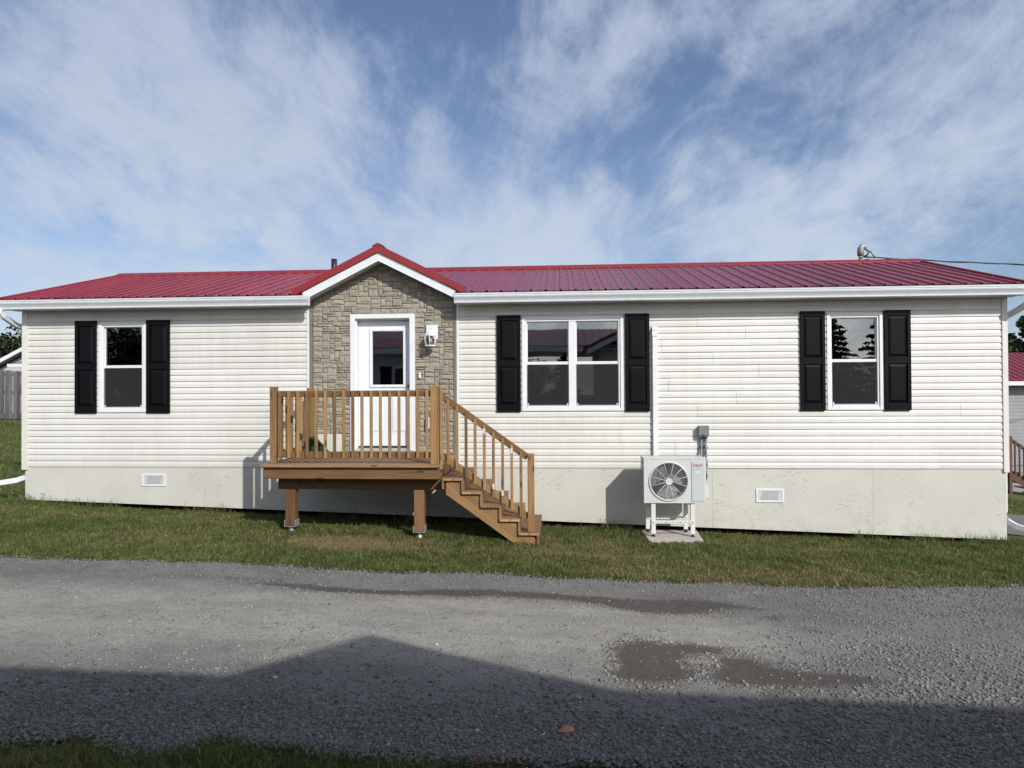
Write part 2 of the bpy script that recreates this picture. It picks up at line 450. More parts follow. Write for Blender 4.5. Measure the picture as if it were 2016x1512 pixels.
# ------------------------------------------------------------------ mesh helpers
class MB:
    def __init__(self):
        self.v, self.f, self.sm = [], [], []

    def add(self, vs, fs, smooth=False):
        o = len(self.v)
        self.v += [tuple(p) for p in vs]
        self.f += [tuple(i + o for i in f) for f in fs]
        self.sm += [smooth] * len(fs)
        return self

    def box(self, x0, x1, y0, y1, z0, z1):
        x0, x1 = min(x0, x1), max(x0, x1)
        y0, y1 = min(y0, y1), max(y0, y1)
        z0, z1 = min(z0, z1), max(z0, z1)
        vs = [(x0, y0, z0), (x1, y0, z0), (x1, y1, z0), (x0, y1, z0), (x0, y0, z1), (x1, y0, z1), (x1, y1, z1), (x0, y1, z1)]
        return self.add(vs, [(3, 2, 1, 0), (4, 5, 6, 7), (0, 1, 5, 4), (1, 2, 6, 5), (2, 3, 7, 6), (3, 0, 4, 7)])

    def prism(self, poly, axis, a, b):
        """extrude a polygon (list of 2D points) along an axis from a to b"""
        n = len(poly)

        def P(u, v, t):
            return {'x': (t, u, v), 'y': (u, t, v), 'z': (u, v, t)}[axis]
        vs = [P(u, v, a) for u, v in poly] + [P(u, v, b) for u, v in poly]
        fs = [(i, (i + 1) % n, (i + 1) % n + n, i + n) for i in range(n)]
        fs += [tuple(range(n - 1, -1, -1)), tuple(range(n, 2 * n))]
        return self.add(vs, fs)

    def tube(self, pts, rad, n=10, caps=True, flat=1.0):
        pts = [Vector(p) for p in pts]
        rads = rad if isinstance(rad, (list, tuple)) else [rad] * len(pts)
        vs, fs = [], []
        prev = None
        for i, p in enumerate(pts):
            d = (pts[min(i + 1, len(pts) - 1)] - pts[max(i - 1, 0)]).normalized()
            if prev is None:
                a = d.cross(Vector((0, 0, 1)))
                if a.length < 0.05:
                    a = d.cross(Vector((0, 1, 0)))
                a.normalize()
            else:
                a = (prev - d * prev.dot(d)).normalized()
            prev = a
            b = d.cross(a)
            for k in range(n):
                t = 2 * math.pi * k / n
                vs.append(p + (a * math.cos(t) + b * math.sin(t) * flat) * rads[i])
        for i in range(len(pts) - 1):
            for k in range(n):
                fs.append((i * n + k, i * n + (k + 1) % n, (i + 1) * n + (k + 1) % n, (i + 1) * n + k))
        self.add(vs, fs, True)
        if caps:
            o = len(self.v) - len(vs)
            self.f += [tuple(o + k for k in range(n - 1, -1, -1)), tuple(o + (len(pts) - 1) * n + k for k in range(n))]
            self.sm += [False, False]
        return self

    def rect_tube(self, pts, w, d, upv=(0, 0, 1)):
        """box-section sweep"""
        pts = [Vector(p) for p in pts]
        vs, fs = [], []
        for i, p in enumerate(pts):
            t = (pts[min(i + 1, len(pts) - 1)] - pts[max(i - 1, 0)]).normalized()
            a = t.cross(Vector(upv))
            if a.length < 0.05:
                a = t.cross(Vector((0, 1, 0)))
            a.normalize()
            b = a.cross(t).normalized()
            for sx, sy in ((-1, -1), (1, -1), (1, 1), (-1, 1)):
                vs.append(p + a * sx * w / 2 + b * sy * d / 2)
        for i in range(len(pts) - 1):
            for k in range(4):
                fs.append((i * 4 + k, i * 4 + (k + 1) % 4, (i + 1) * 4 + (k + 1) % 4, (i + 1) * 4 + k))
        fs += [(3, 2, 1, 0), tuple(len(vs) - 4 + k for k in range(4))]
        return self.add(vs, fs)

    def mesh(self, name, bevel=0.0):
        me = bpy.data.meshes.new(name)
        me.from_pydata(self.v, [], self.f)
        me.polygons.foreach_set('use_smooth', self.sm)
        me.validate()
        if True:
            bm = bmesh.new()
            bm.from_mesh(me)
            bmesh.ops.recalc_face_normals(bm, faces=bm.faces)
            if bevel:
                es = [e for e in bm.edges if len(e.link_faces) == 2 and e.calc_face_angle(0) > 0.5]
                bmesh.ops.bevel(bm, geom=es, offset=bevel, segments=1, affect='EDGES', profile=0.5)
            bm.to_mesh(me)
            bm.free()
        me.update()
        return me

    def build(self, name, material, parent=None, bevel=0.0, label=None):
        return link(name, self.mesh(name, bevel), material, parent, label)


def link(name, me, material, parent=None, label=None):
    o = bpy.data.objects.new(name, me)
    if material and not me.materials:
        me.materials.append(MATS[material])
    COL.objects.link(o)
    if parent is not None:
        adopt(o, parent)
    if label:
        o['label'] = label
    return o


def world_inv(p):
    m = Matrix.Identity(4)
    while p is not None:
        m = m @ (p.matrix_parent_inverse @ p.matrix_basis).inverted() if False else m
        p = p.parent
    return m


def total(p):
    m = Matrix.Identity(4)
    while p is not None:
        m = (p.matrix_parent_inverse @ p.matrix_basis) @ m
        p = p.parent
    return m


def adopt(o, parent):
    """parent o without moving it in the world"""
    o.parent = parent
    o.matrix_parent_inverse = total(parent).inverted()


def thing(name, label, cat, loc=(0, 0, 0), group=None, rz=0.0):
    o = bpy.data.objects.new(name, None)
    o.empty_display_size = 0.2
    o.location = loc
    o.rotation_euler = (0, 0, rz)
    COL.objects.link(o)
    return tag(o, label, cat, group)


def tag(o, label, cat, group=None):
    o['label'] = label
    o['category'] = cat
    if group:
        o['group'] = group
    return o


def kind(o, k):
    o['kind'] = k
    return o


WOOD_CACHE = {}


def board(name, parent, x0, x1, y0, y1, z0, z1, mat='wood_light', bevel=0.004, label=None):
    """a plank with its grain along its longest side"""
    d = (x1 - x0, y1 - y0, z1 - z0)
    ax = max(range(3), key=lambda i: d[i])
    c = Vector(((x0 + x1) / 2, (y0 + y1) / 2, (z0 + z1) / 2))
    if ax == 0:
        L, a, b, R = d[0], d[1], d[2], Matrix.Identity(4)
    elif ax == 1:
        L, a, b, R = d[1], d[0], d[2], Matrix.Rotation(math.pi / 2, 4, 'Z')
    else:
        L, a, b, R = d[2], d[1], d[0], Matrix.Rotation(-math.pi / 2, 4, 'Y')
    return plank(name, parent, c, R, L, a, b, mat, bevel, label)


def plank(name, parent, c, R, L, a, b, mat, bevel=0.004, label=None):
    key = (round(L, 4), round(a, 4), round(b, 4), mat, bevel)
    me = WOOD_CACHE.get(key)
    if me is None:
        me = MB().box(-L / 2, L / 2, -a / 2, a / 2, -b / 2, b / 2).mesh(name, bevel)
        WOOD_CACHE[key] = me
    o = link(name, me, mat, None, label)
    o.matrix_basis = Matrix.Translation(c) @ R
    if parent is not None:
        adopt(o, parent)
    return o


def slope_plank(name, parent, p0, p1, thick_y, height, mat, label=None):
    """plank running from p0 to p1 in an xz plane"""
    p0, p1 = Vector(p0), Vector(p1)
    d = p1 - p0
    ang = math.atan2(d.z, d.x)
    R = Matrix.Rotation(-ang, 4, 'Y')
    return plank(name, parent, (p0 + p1) / 2, R, d.length, thick_y, height, mat, 0.004, label)


def fast_mesh(name, verts, faces_flat, nper, material, tint=None, smooth=False):
    """numpy mesh: all faces have nper corners"""
    me = bpy.data.meshes.new(name)
    nv, nf = len(verts), len(faces_flat) // nper
    me.vertices.add(nv)
    me.vertices.foreach_set('co', np.asarray(verts, np.float32).ravel())
    me.loops.add(nf * nper)
    me.loops.foreach_set('vertex_index', np.asarray(faces_flat, np.int32))
    me.polygons.add(nf)
    me.polygons.foreach_set('loop_start', np.arange(0, nf * nper, nper, dtype=np.int32))
    me.polygons.foreach_set('loop_total', np.full(nf, nper, np.int32))
    if smooth:
        me.polygons.foreach_set('use_smooth', np.ones(nf, bool))
    me.update(calc_edges=True)
    me.validate()
    if tint is not None:
        at = me.attributes.new('tint', 'FLOAT_COLOR', 'POINT')
        c = np.ones((nv, 4), np.float32)
        c[:, :3] = tint
        at.data.foreach_set('color', c.ravel())
    if material:
        me.materials.append(MATS[material])
    return me


# value noise for numpy
_G = RNG.random((256, 256))


def vnoise(x, y, s=1.0, octv=3):
    x, y = np.asarray(x, float) * s + 91.3, np.asarray(y, float) * s + 47.7
    out, amp, tot = 0.0, 1.0, 0.0
    for _ in range(octv):
        xi, yi = np.floor(x).astype(int), np.floor(y).astype(int)
        fx, fy = x - xi, y - yi
        fx, fy = fx * fx * (3 - 2 * fx), fy * fy * (3 - 2 * fy)
        g = lambda a, b: _G[a % 256, b % 256]
        out = out + amp * ((g(xi, yi) * (1 - fx) + g(xi + 1, yi) * fx) * (1 - fy) + (g(xi, yi + 1) * (1 - fx) + g(xi + 1, yi + 1) * fx) * fy)
        tot += amp
        amp *= 0.5
        x, y = x * 2.03 + 13.1, y * 2.03 + 7.7
    return out / tot


def sstep(a, b, x):
    t = np.clip((x - a) / (b - a), 0, 1)
    return t * t * (3 - 2 * t)


# ------------------------------------------------------------------ the lie of the land
FAR = np.array([(-30, -5.0), (-9.0, -3.75), (-6.58, -3.375), (-5.66, -3.351), (-4.78, -3.263), (-3.91, -3.175), (-2.97, -3.217), (-2.07, -3.236), (-1.20, -3.150), (-0.62, -3.135), (0.25, -3.155), (1.11, -3.133), (1.97, -3.068), (2.81, -3.047), (4.01, -2.845), (5.38, -2.574), (9, -2.2), (30, -1.0)])
NEAR = np.array([(-30, -8.5), (-6, -7.35), (-3.20, -7.282), (-3.00, -7.233), (-2.81, -7.151), (-2.52, -7.263), (-2.31, -7.312), (-2.20, -7.245), (-2.05, -7.073), (-1.86, -7.090), (-1.59, -7.148), (-1.36, -7.141), (-1.11, -7.165), (-0.88, -7.158), (-0.60, -7.144), (-0.31, -7.109), (-0.02, -7.090), (0.41, -7.075), (0.83, -7.09), (1.26, -7.12), (2.59, -7.2), (6, -7.5), (30, -9)])


def far_edge(x):
    return np.interp(x, FAR[:, 0], FAR[:, 1]) + 0.015 * np.sin(np.asarray(x) * 7.3)


def near_edge(x):
    return np.interp(x, NEAR[:, 0], NEAR[:, 1]) + 0.035


def gz(x, y):
    x = np.asarray(x, float)
    y = np.asarray(y, float)
    xc = np.clip(x, -18.5, 16.0)
    z = -0.0332 * xc - 0.035
    z = z + 0.060 * np.maximum(-9.2 - xc, 0) - 0.092 * np.maximum(xc - 7.0, 0)
    mid = sstep(-9.3, -7.5, x) * (1 - sstep(5.2, 6.9, x)) * sstep(-1.4, -0.2, y)
    z = z - 0.035 * mid
    z = z - 0.035 * sstep(0.0, 0.5, far_edge(x) - y) * sstep(0, 0.5, y - near_edge(x))   # the drive lies a little lower
    z = z + 0.07 * sstep(0.0, 0.45, near_edge(x) - y)
    return z


def skirt_bottom(x):
    return 0.022 - 0.0332 * x


def terrain():
    def axis(a, b, fine, lo, hi, n):
        inner = np.arange(a, b + 1e-6, fine)
        left = a - np.geomspace(fine, a - lo, n)[::-1]
        right = b + np.geomspace(fine, hi - b, n)
        return np.concatenate([left, inner, right])
    xs = axis(-10, 9, 0.10, -900, 900, 34)
    ys = axis(-9.5, 1.0, 0.10, -700, 1500, 34)
    X, Y = np.meshgrid(xs, ys)
    Z = gz(X, Y)
    sel = (np.abs(X) < 12) & (Y < 2) & (Y > -10)
    Z = Z + np.where(sel, (vnoise(X, Y, 2.2) - 0.5) * 0.035, 0)
    nx, ny = len(xs), len(ys)
    idx = np.arange(nx * ny).reshape(ny, nx)
    q = np.stack([idx[:-1, :-1], idx[:-1, 1:], idx[1:, 1:], idx[1:, :-1]], -1).ravel()
    V = np.stack([X, Y, Z], -1).reshape(-1, 3)
    me = fast_mesh('ground', V, q, 4, 'lawn_soil', smooth=True)
    a = me.attributes.new('dry', 'FLOAT', 'POINT')
    a.data.foreach_set('value', dryness(X, Y).ravel().astype(np.float32))
    a = me.attributes.new('soil', 'FLOAT', 'POINT')
    so = sstep(-0.10, 0.10, near_edge(X) - Y) * (0.25 * sstep(0.5, 0.62, vnoise(X, Y, 3.1, 2)) + 0.9 * sstep(-0.75, -0.35, X)) * (Y < -5)
    so = np.maximum(so, 0.85 * sstep(-0.5, -0.1, Y) * (np.abs(X + 1) < 7.6) * (Y < 3))
    a.data.foreach_set('value', so.ravel().astype(np.float32))
    o = link('ground', me, None)
    kind(o, 'structure')

    # the gravel drive, a sheet a little above the soil
    xs = np.concatenate([np.linspace(-60, -9, 40), np.arange(-8.9, 8.9, 0.05), np.linspace(9, 60, 40)])
    T = np.linspace(0, 1, 110)
    X = np.repeat(xs[None, :], len(T), 0)
    fe, ne = far_edge(X) + 0.10 * (vnoise(X, X * 0 + 3, 5.0, 3) - 0.5), near_edge(X) + 0.16 * (vnoise(X, X * 0 + 9, 4.0, 3) - 0.5)
    Y = ne + (fe - ne) * T[:, None]
    Z = gz(X, Y) + 0.022 + (vnoise(X, Y, 1.6, 3) - 0.5) * 0.03
    Z = Z - 0.02 * (1 - sstep(0, 0.06, Y - ne)) - 0.02 * (1 - sstep(0, 0.06, fe - Y))
    me = fast_mesh('gravel_drive', np.stack([X, Y, Z], -1).reshape(-1, 3),
                   (lambda i: np.stack([i[:-1, :-1], i[:-1, 1:], i[1:, 1:], i[1:, :-1]], -1).ravel())(np.arange(X.size).reshape(X.shape)),
                   4, 'gravel', smooth=True)
    a = me.attributes.new('dust', 'FLOAT', 'POINT')
    a.data.foreach_set('value', dustiness(X, Y).ravel().astype(np.float32))
    a = me.attributes.new('damp', 'FLOAT', 'POINT')
    a.data.foreach_set('value', dampness(X, Y).ravel().astype(np.float32))
    kind(link('gravel_drive', me, None), 'structure')


def blob(x, y, cx, cy, rx, ry, rot=0.0):
    c, s = math.cos(rot), math.sin(rot)
    u = ((x - cx) * c + (y - cy) * s) / rx
    v = (-(x - cx) * s + (y - cy) * c) / ry
    return np.exp(-(u * u + v * v))


def dryness(x, y):
    n = vnoise(x, y, 1.3, 4)
    d = 1.9 * blob(x, y, -2.95, -1.85, 0.80, 0.40)
    d = d + 0.7 * blob(x, y, 2.6, -2.55, 1.9, 0.45, 0.05) + 0.5 * blob(x, y, 0.35, -1.9, 0.9, 0.6)
    d = d + 0.45 * blob(x, y, -6.8, -0.75, 2.2, 0.30) + 0.4 * blob(x, y, 3.5, -1.0, 3.0, 0.35) + 0.35 * blob(x, y, -5.6, -2.2, 1.6, 0.5)
    m = 1.9 * blob(x, y, -2.95, -1.85, 0.80, 0.40)
    d = m + 0.85 * (d - m)
    d = np.clip(d * (0.55 + 0.9 * n) + 0.30 * sstep(0.58, 0.78, n), 0, 1)
    return d * (np.abs(x) < 30) * (y > -5)


def dustiness(x, y):
    t = (y - near_edge(x)) / (far_edge(x) - near_edge(x))
    mid = np.exp(-((t - 0.62) / 0.22) ** 2)
    side = 1 - 0.75 * sstep(0.6, 3.0, x + 0.25 * (y + 5))
    d = mid * side + 0.25 * np.exp(-((t - 0.35) / 0.18) ** 2) * (x < 1.5)
    return np.clip(d * (0.75 + 0.5 * vnoise(x, y, 0.8, 3)), 0, 1)


DAMP = [(-3.41, -3.71, .40, .05, .5), (-2.95, -3.84, .40, .07, .8), (-2.44, -3.91, .40, .08, .95), (-1.83, -3.92, .42, .08, .9), (-1.10, -3.84, .45, .11, 1.15),
        (-0.45, -3.77, .40, .09, 1.0), (0.0, -3.78, .35, .06, .75), (0.38, -3.86, .35, .08, .9), (0.74, -3.97, .35, .13, 1.1), (1.19, -3.94, .42, .19, 1.3),
        (1.55, -3.82, .28, .10, 1.0), (1.92, -3.88, .18, .05, .6), (2.05, -4.15, .14, .07, .6), (2.3, -4.45, .14, .07, .5),
        (0.62, -5.40, .20, .32, 1.2), (0.82, -5.24, .28, .22, 1.1), (1.15, -5.08, .30, .10, .95), (0.50, -5.70, .20, .07, .8), (0.80, -5.62, .20, .14, .9),
        (1.42, -5.33, .22, .09, .9), (1.50, -5.52, .28, .12, 1.2), (1.80, -5.60, .34, .12, 1.2), (2.12, -5.52, .26, .08, .9), (1.30, -5.66, .22, .10, .85), (1.85, -5.30, .18, .05, .6), (2.35, -5.55, .15, .05, .5)]


def dampness(x, y):
    n = vnoise(x, y, 2.6, 4)
    d = 0
    for cx, cy, rx, ry, k in DAMP:
        d = d + 1.25 * k * blob(x, y, cx, cy, rx * 0.95, ry * 1.15)
    d = d - 0.5 * blob(x, y, 1.12, -5.36, .28, .05)
    return np.clip(d * (0.55 + 0.75 * n), 0, 1.1)


def grass():
    def blades(n, x0, x1, y0, y1, keep, hmin, hmax, wid, name, label=None):
        x = RNG.uniform(x0, x1, n)
        y = RNG.uniform(y0, y1, n)
        k = keep(x, y)
        m = RNG.random(n) < k
        x, y = x[m], y[m]
        n = len(x)
        z = gz(x, y) + (vnoise(x, y, 2.2) - 0.5) * 0.035 - 0.005
        clump = vnoise(x, y, 5.0, 2)
        h = RNG.uniform(hmin, hmax, n) * (0.55 + 0.9 * clump)
        dr = dryness(x, y)
        h = h * (1 - 0.5 * dr)
        ang = RNG.uniform(0, 2 * np.pi, n)
        lean = np.abs(RNG.normal(0.55, 0.4, n)) + 0.5 * dr
        dx, dy = np.cos(ang), np.sin(ang)
        fa = RNG.uniform(0, 2 * np.pi, n)
        wx, wy = np.cos(fa) * wid / 2, np.sin(fa) * wid / 2
        wx, wy = wx * RNG.uniform(0.6, 1.3, n), wy * RNG.uniform(0.6, 1.3, n)
        b = np.stack([x, y, z], -1)
        W = np.stack([wx, wy, 0 * wx], -1)
        D = np.stack([dx, dy, 0 * dx], -1)
        U = np.array([0, 0, 1.0])
        midp = b + D * (h * lean * 0.30)[:, None] + U * (h * 0.62)[:, None]
        tip = b + D * (h * lean * 1.0)[:, None] + U * (h * np.clip(1.0 - 0.25 * lean, 0.25, 1))[:, None]
        V = np.stack([b - W, b + W, midp + W * 0.8, midp - W * 0.8, tip], 1).reshape(-1, 3)
        o = np.arange(n)[:, None] * 5
        F = np.concatenate([o + 0, o + 1, o + 2, o + 0, o + 2, o + 3, o + 3, o + 2, o + 4], 1).ravel()
        g1, g2, st = np.array([0.068, 0.116, 0.027]), np.array([0.178, 0.200, 0.066]), np.array([0.36, 0.285, 0.150])
        patch = vnoise(x + 31, y, 0.9, 3)
        t = np.clip(RNG.normal(0.45, 0.3, n) + (patch - 0.5) * 0.9, 0, 1)[:, None]
        C = g1 * (1 - t) + g2 * t
        isdry = (RNG.random(n) < np.clip(dr * 0.80 + 0.06 + 0.10 * patch, 0, 0.94))[:, None]
        C = np.where(isdry, st * RNG.uniform(0.5, 1.1, (n, 1)), C)
        C = C * (0.72 + 0.56 * vnoise(x + 5, y, 7.0, 2))[:, None]
        T = np.repeat(C, 5, 0)
        me = fast_mesh(name, V, F, 3, 'grass', T)
        oo = link(name, me, None)
        kind(oo, 'stuff')
        return oo

    def lawn(x, y):
        e = y - far_edge(x) - 0.07 * (vnoise(x, y, 6, 2) - 0.5)
        k = sstep(-0.06, 0.03, e) * (y < 0.10)
        k = k * (1 - 0.9 * ((np.abs(x + 2.9) < 1.2) & (y > -0.9)))
        k = k * (1 - 0.35 * dryness(x, y)) * (1 - 0.55 * np.clip(1.6 * blob(x, y, -2.95, -1.85, 0.75, 0.36), 0, 1))
        k = np.where((np.abs(x + 1.05) < 7.3) & (y > -0.10), 0.06, k)
        k = np.where((x > 1.23) & (x < 2.08) & (y > -0.97) & (y < -0.17), 0, k)
        return k * np.clip(0.45 + 1.0 * vnoise(x, y, 3.5, 3), 0, 1)
    blades(330000, -9.6, 8.6, -3.75, 0.10, lawn, 0.035, 0.085, 0.0075, 'lawn_grass')
    blades(60000, -17.0, -9.6, -4.6, -0.5, lawn, 0.035, 0.085, 0.010, 'lawn_grass')
    blades(40000, 8.6, 14.0, -3.0, 0.8, lambda x, y: sstep(-0.06, 0.03, y - far_edge(x)) * 0.8, 0.035, 0.085, 0.010, 'lawn_grass')
    blades(30000, 6.85, 12.5, 3.4, 11.5, lambda x, y: (y - 0.12 * (x - 7) > 4.1) * 0.8, 0.04, 0.09, 0.013, 'side_lawn_grass')

    def rough(x, y):
        return sstep(-0.05, 0.05, y + 0.20 + 0.08 * vnoise(x, y, 4)) * sstep(0.5, 0.75, vnoise(x, x * 0, 2.0, 3) + 0.25 * (x < -7.3) + 0.3 * (x > 5.3)) * (y < 0.0) * ~((x > 1.1) & (x < 2.2))
    blades(5500, -9.2, 6.9, -0.28, -0.012, rough, 0.10, 0.24, 0.006, 'tall_grass')

    def verge(x, y):
        e = near_edge(x) - y + 0.16 * (vnoise(x, y, 4, 2) - 0.5)
        bare = 0.25 * sstep(0.5, 0.62, vnoise(x, y, 3.1, 2)) + 0.72 * sstep(-0.75, -0.35, x)
        return sstep(-0.05, 0.09, e) * (1 - 0.93 * bare)
    blades(120000, -4.2, 3.2, -8.6, -6.7, verge, 0.025, 0.085, 0.0058, 'verge_grass')

    def side(x, y):
        return 0.5 + 0.5 * vnoise(x, y, 2, 2)
    blades(90000, -22, -9.2, -0.5, 12.5, side, 0.04, 0.09, 0.014, 'side_lawn_grass')


def gravel_stones():
    def scatter(n, x0, x1, y0, y1, keep, smin, smax, name):
        x = RNG.uniform(x0, x1, n)
        y = RNG.uniform(y0, y1, n)
        m = RNG.random(n) < keep(x, y)
        x, y = x[m], y[m]
        n = len(x)
        s = smin + (smax - smin) * RNG.random(n) ** 2.2
        base = np.array([[-1, -1, -1], [1, -1, -1], [1, 1, -1], [-1, 1, -1], [-1, -1, 1], [1, -1, 1], [1, 1, 1], [-1, 1, 1]], float) * 0.5
        V = base[None] * (1 + RNG.uniform(-0.38, 0.38, (n, 8, 3)))
        V = V * (s[:, None] * RNG.uniform([0.8, 0.6, 0.4], [1.35, 1.0, 0.75], (n, 3)))[:, None, :]
        a = RNG.uniform(0, 2 * np.pi, n)
        tx, ty = RNG.normal(0, 0.45, n), RNG.normal(0, 0.45, n)
        Xr, Yr, Zr = V[..., 0], V[..., 1], V[..., 2]
        Y1 = Yr * np.cos(tx)[:, None] - Zr * np.sin(tx)[:, None]
        Z1 = Yr * np.sin(tx)[:, None] + Zr * np.cos(tx)[:, None]
        X1 = Xr * np.cos(ty)[:, None] + Z1 * np.sin(ty)[:, None]
        Z2 = -Xr * np.sin(ty)[:, None] + Z1 * np.cos(ty)[:, None]
        X2 = X1 * np.cos(a)[:, None] - Y1 * np.sin(a)[:, None]
        Y2 = X1 * np.sin(a)[:, None] + Y1 * np.cos(a)[:, None]
        z = gz(x, y) + 0.022 + (vnoise(x, y, 1.6, 3) - 0.5) * 0.03 + s * 0.08
        P = np.stack([X2 + x[:, None], Y2 + y[:, None], Z2 + z[:, None]], -1).reshape(-1, 3)
        q = np.array([[3, 2, 1, 0], [4, 5, 6, 7], [0, 1, 5, 4], [1, 2, 6, 5], [2, 3, 7, 6], [3, 0, 4, 7]])
        F = (np.arange(n)[:, None, None] * 8 + q[None]).ravel()
        v = np.clip(RNG.normal(0.185, 0.036, n), 0.08, 0.30)
        du = dustiness(x, y)
        v = v * (1 + 0.6 * du)
        v = np.where(RNG.random(n) < 0.0012, 0.50, v)
        warm = (RNG.random(n) < 0.05 + 0.5 * du)[:, None]
        C = np.where(warm, np.array([1.05, 1.0, 0.91]), np.array([1.03, 1.0, 0.95])) * v[:, None]
        me = fast_mesh(name, P, F, 4, 'stones', np.repeat(C, 8, 0))
        kind(link(name, me, None), 'stuff')

    def loose(x, y):
        t = (y - near_edge(x)) / (far_edge(x) - near_edge(x))
        inside = sstep(-0.02, 0.01, t) * (1 - sstep(0.995, 1.01, t))
        k = 0.10 + 0.95 * np.exp(-(t / 0.17) ** 2) + 0.85 * sstep(0.90, 0.99, t) + 0.5 * sstep(1.2, 2.8, x)
        k = k * (1 - 0.8 * np.clip(dustiness(x, y) * 1.3, 0, 1)) * (1 - 0.8 * sstep(0.35, 0.6, dampness(x, y)))
        k = k + 0.35 * sstep(0.08, 0.3, dampness(x, y)) * (1 - sstep(0.45, 0.6, dampness(x, y)))
        return np.clip(k * (0.4 + 1.1 * vnoise(x, y, 2.2, 3)), 0.03, 1) * inside

    def nearby(x, y):
        return loose(x, y) * (1 - 0.75 * sstep(-6.4, -4.9, y))
    scatter(135000, -3.9, 4.2, -7.6, -4.6, nearby, 0.006, 0.026, 'loose_gravel')
    scatter(90000, -8.5, 7.5, -5.2, -2.2, loose, 0.006, 0.021, 'drive_gravel')

    def stray(x, y):
        return 0.35 * sstep(-0.22, 0.0, y - near_edge(x)) + 0.4 * sstep(0.02, 0.0, y - far_edge(x) - 0.12) * (y > far_edge(x))
    scatter(3500, -3.9, 3.2, -7.6, -6.8, stray, 0.010, 0.028, 'stray_gravel')


# ------------------------------------------------------------------ the mobile home
T_SUN = 0.0
SOF = 3.50
SID0 = 0.88
HX0, HX1 = -9.04, 6.78
RIDGE_Y, RIDGE_Z = 2.75, 4.575
EAVE_Y, EAVE_Z = -0.36, 3.665
SL = (RIDGE_Z - EAVE_Z) / (RIDGE_Y - EAVE_Y)
RX0, RX1 = -9.20, 6.91
GX, GAP, GSL = -2.885, 4.44, 0.50        # entrance gable: centre, top, slope
WIN = [(-7.729, -6.901), (-0.619, 0.997), (4.132, 4.972)]
WZ0, WZ1 = 1.787, 3.300
DX0, DX1, DZ0, DZ1 = -3.418, -2.365, 1.12, 3.375


def strip(home, poly, xa, xb):
    """one siding panel: the open profile swept from xa to xb, with closed ends"""
    if len(poly) < 2:
        return
    n = len(poly)
    zs = [zc for _, zc in poly]
    vs = [(xa, y, zc) for y, zc in poly] + [(xb, y, zc) for y, zc in poly]
    fs = [(j, j + n, j + 1 + n, j + 1) for j in range(n - 1)]
    vs += [(xa, 0.001, min(zs)), (xa, 0.001, max(zs)), (xb, 0.001, min(zs)), (xb, 0.001, max(zs))]
    k = 2 * n
    fs += [tuple([k] + list(range(n)) + [k + 1]), tuple([k + 3] + list(range(2 * n - 1, n - 1, -1)) + [k + 2])]
    MB().add(vs, fs).build('siding_panel', 'siding', home)


def siding_run(home, x0, x1, k0, seams):
    """dutch-lap vinyl: every panel carries two courses; panels are cut round the windows"""
    E = 0.1016
    row = 0
    z = SID0
    while z < SOF - 0.005:
        pts = []
        zz = z
        for c in range(2):
            if zz >= SOF - 0.01:
                break
            top = min(zz + E, SOF + 0.02)
            pts += [(-0.0005, zz + 0.0), (-0.0165, zz), (-0.0175, zz + 0.004), (-0.0160, zz + 0.055), (-0.0055, zz + 0.086), (-0.0035, min(zz + E - 0.001, top))]
            zz += E
        ztop = min(zz, SOF + 0.02)
        # runs interrupted by the windows
        runs = []
        holes = [(a + 0.02, b - 0.02) for a, b in WIN if z < WZ1 - 0.02 and ztop > WZ0 + 0.02 and b > x0 and a < x1]
        s = x0
        for a, b in sorted(holes):
            runs.append((s, a))
            s = b
        runs.append((s, x1))
        cut = sorted(seams.get(row, []))
        for a, b in runs:
            xs = [a] + [c for c in cut if a + 0.2 < c < b - 0.2] + [b]
            for i in range(len(xs) - 1):
                lap = 0.0024 * (i % 2)
                g = 0.0030 if i + 1 < len(xs) - 1 else 0.0
                poly = [(y - lap if y < -0.002 else y, zc) for y, zc in pts]
                strip(home, poly, xs[i], xs[i + 1] - g)
        # what is left of a row under a sill or over a head
        for a, b in holes:
            if z < WZ0 - 0.004:
                strip(home, [(y, min(zc, WZ0 + 0.02)) for y, zc in pts if zc <= WZ0 + 0.045], a, b)
            if ztop > WZ1 + 0.004:
                strip(home, [(y, zc) for y, zc in pts if zc >= WZ1 - 0.06], a, b)
        z = zz
        row += 1


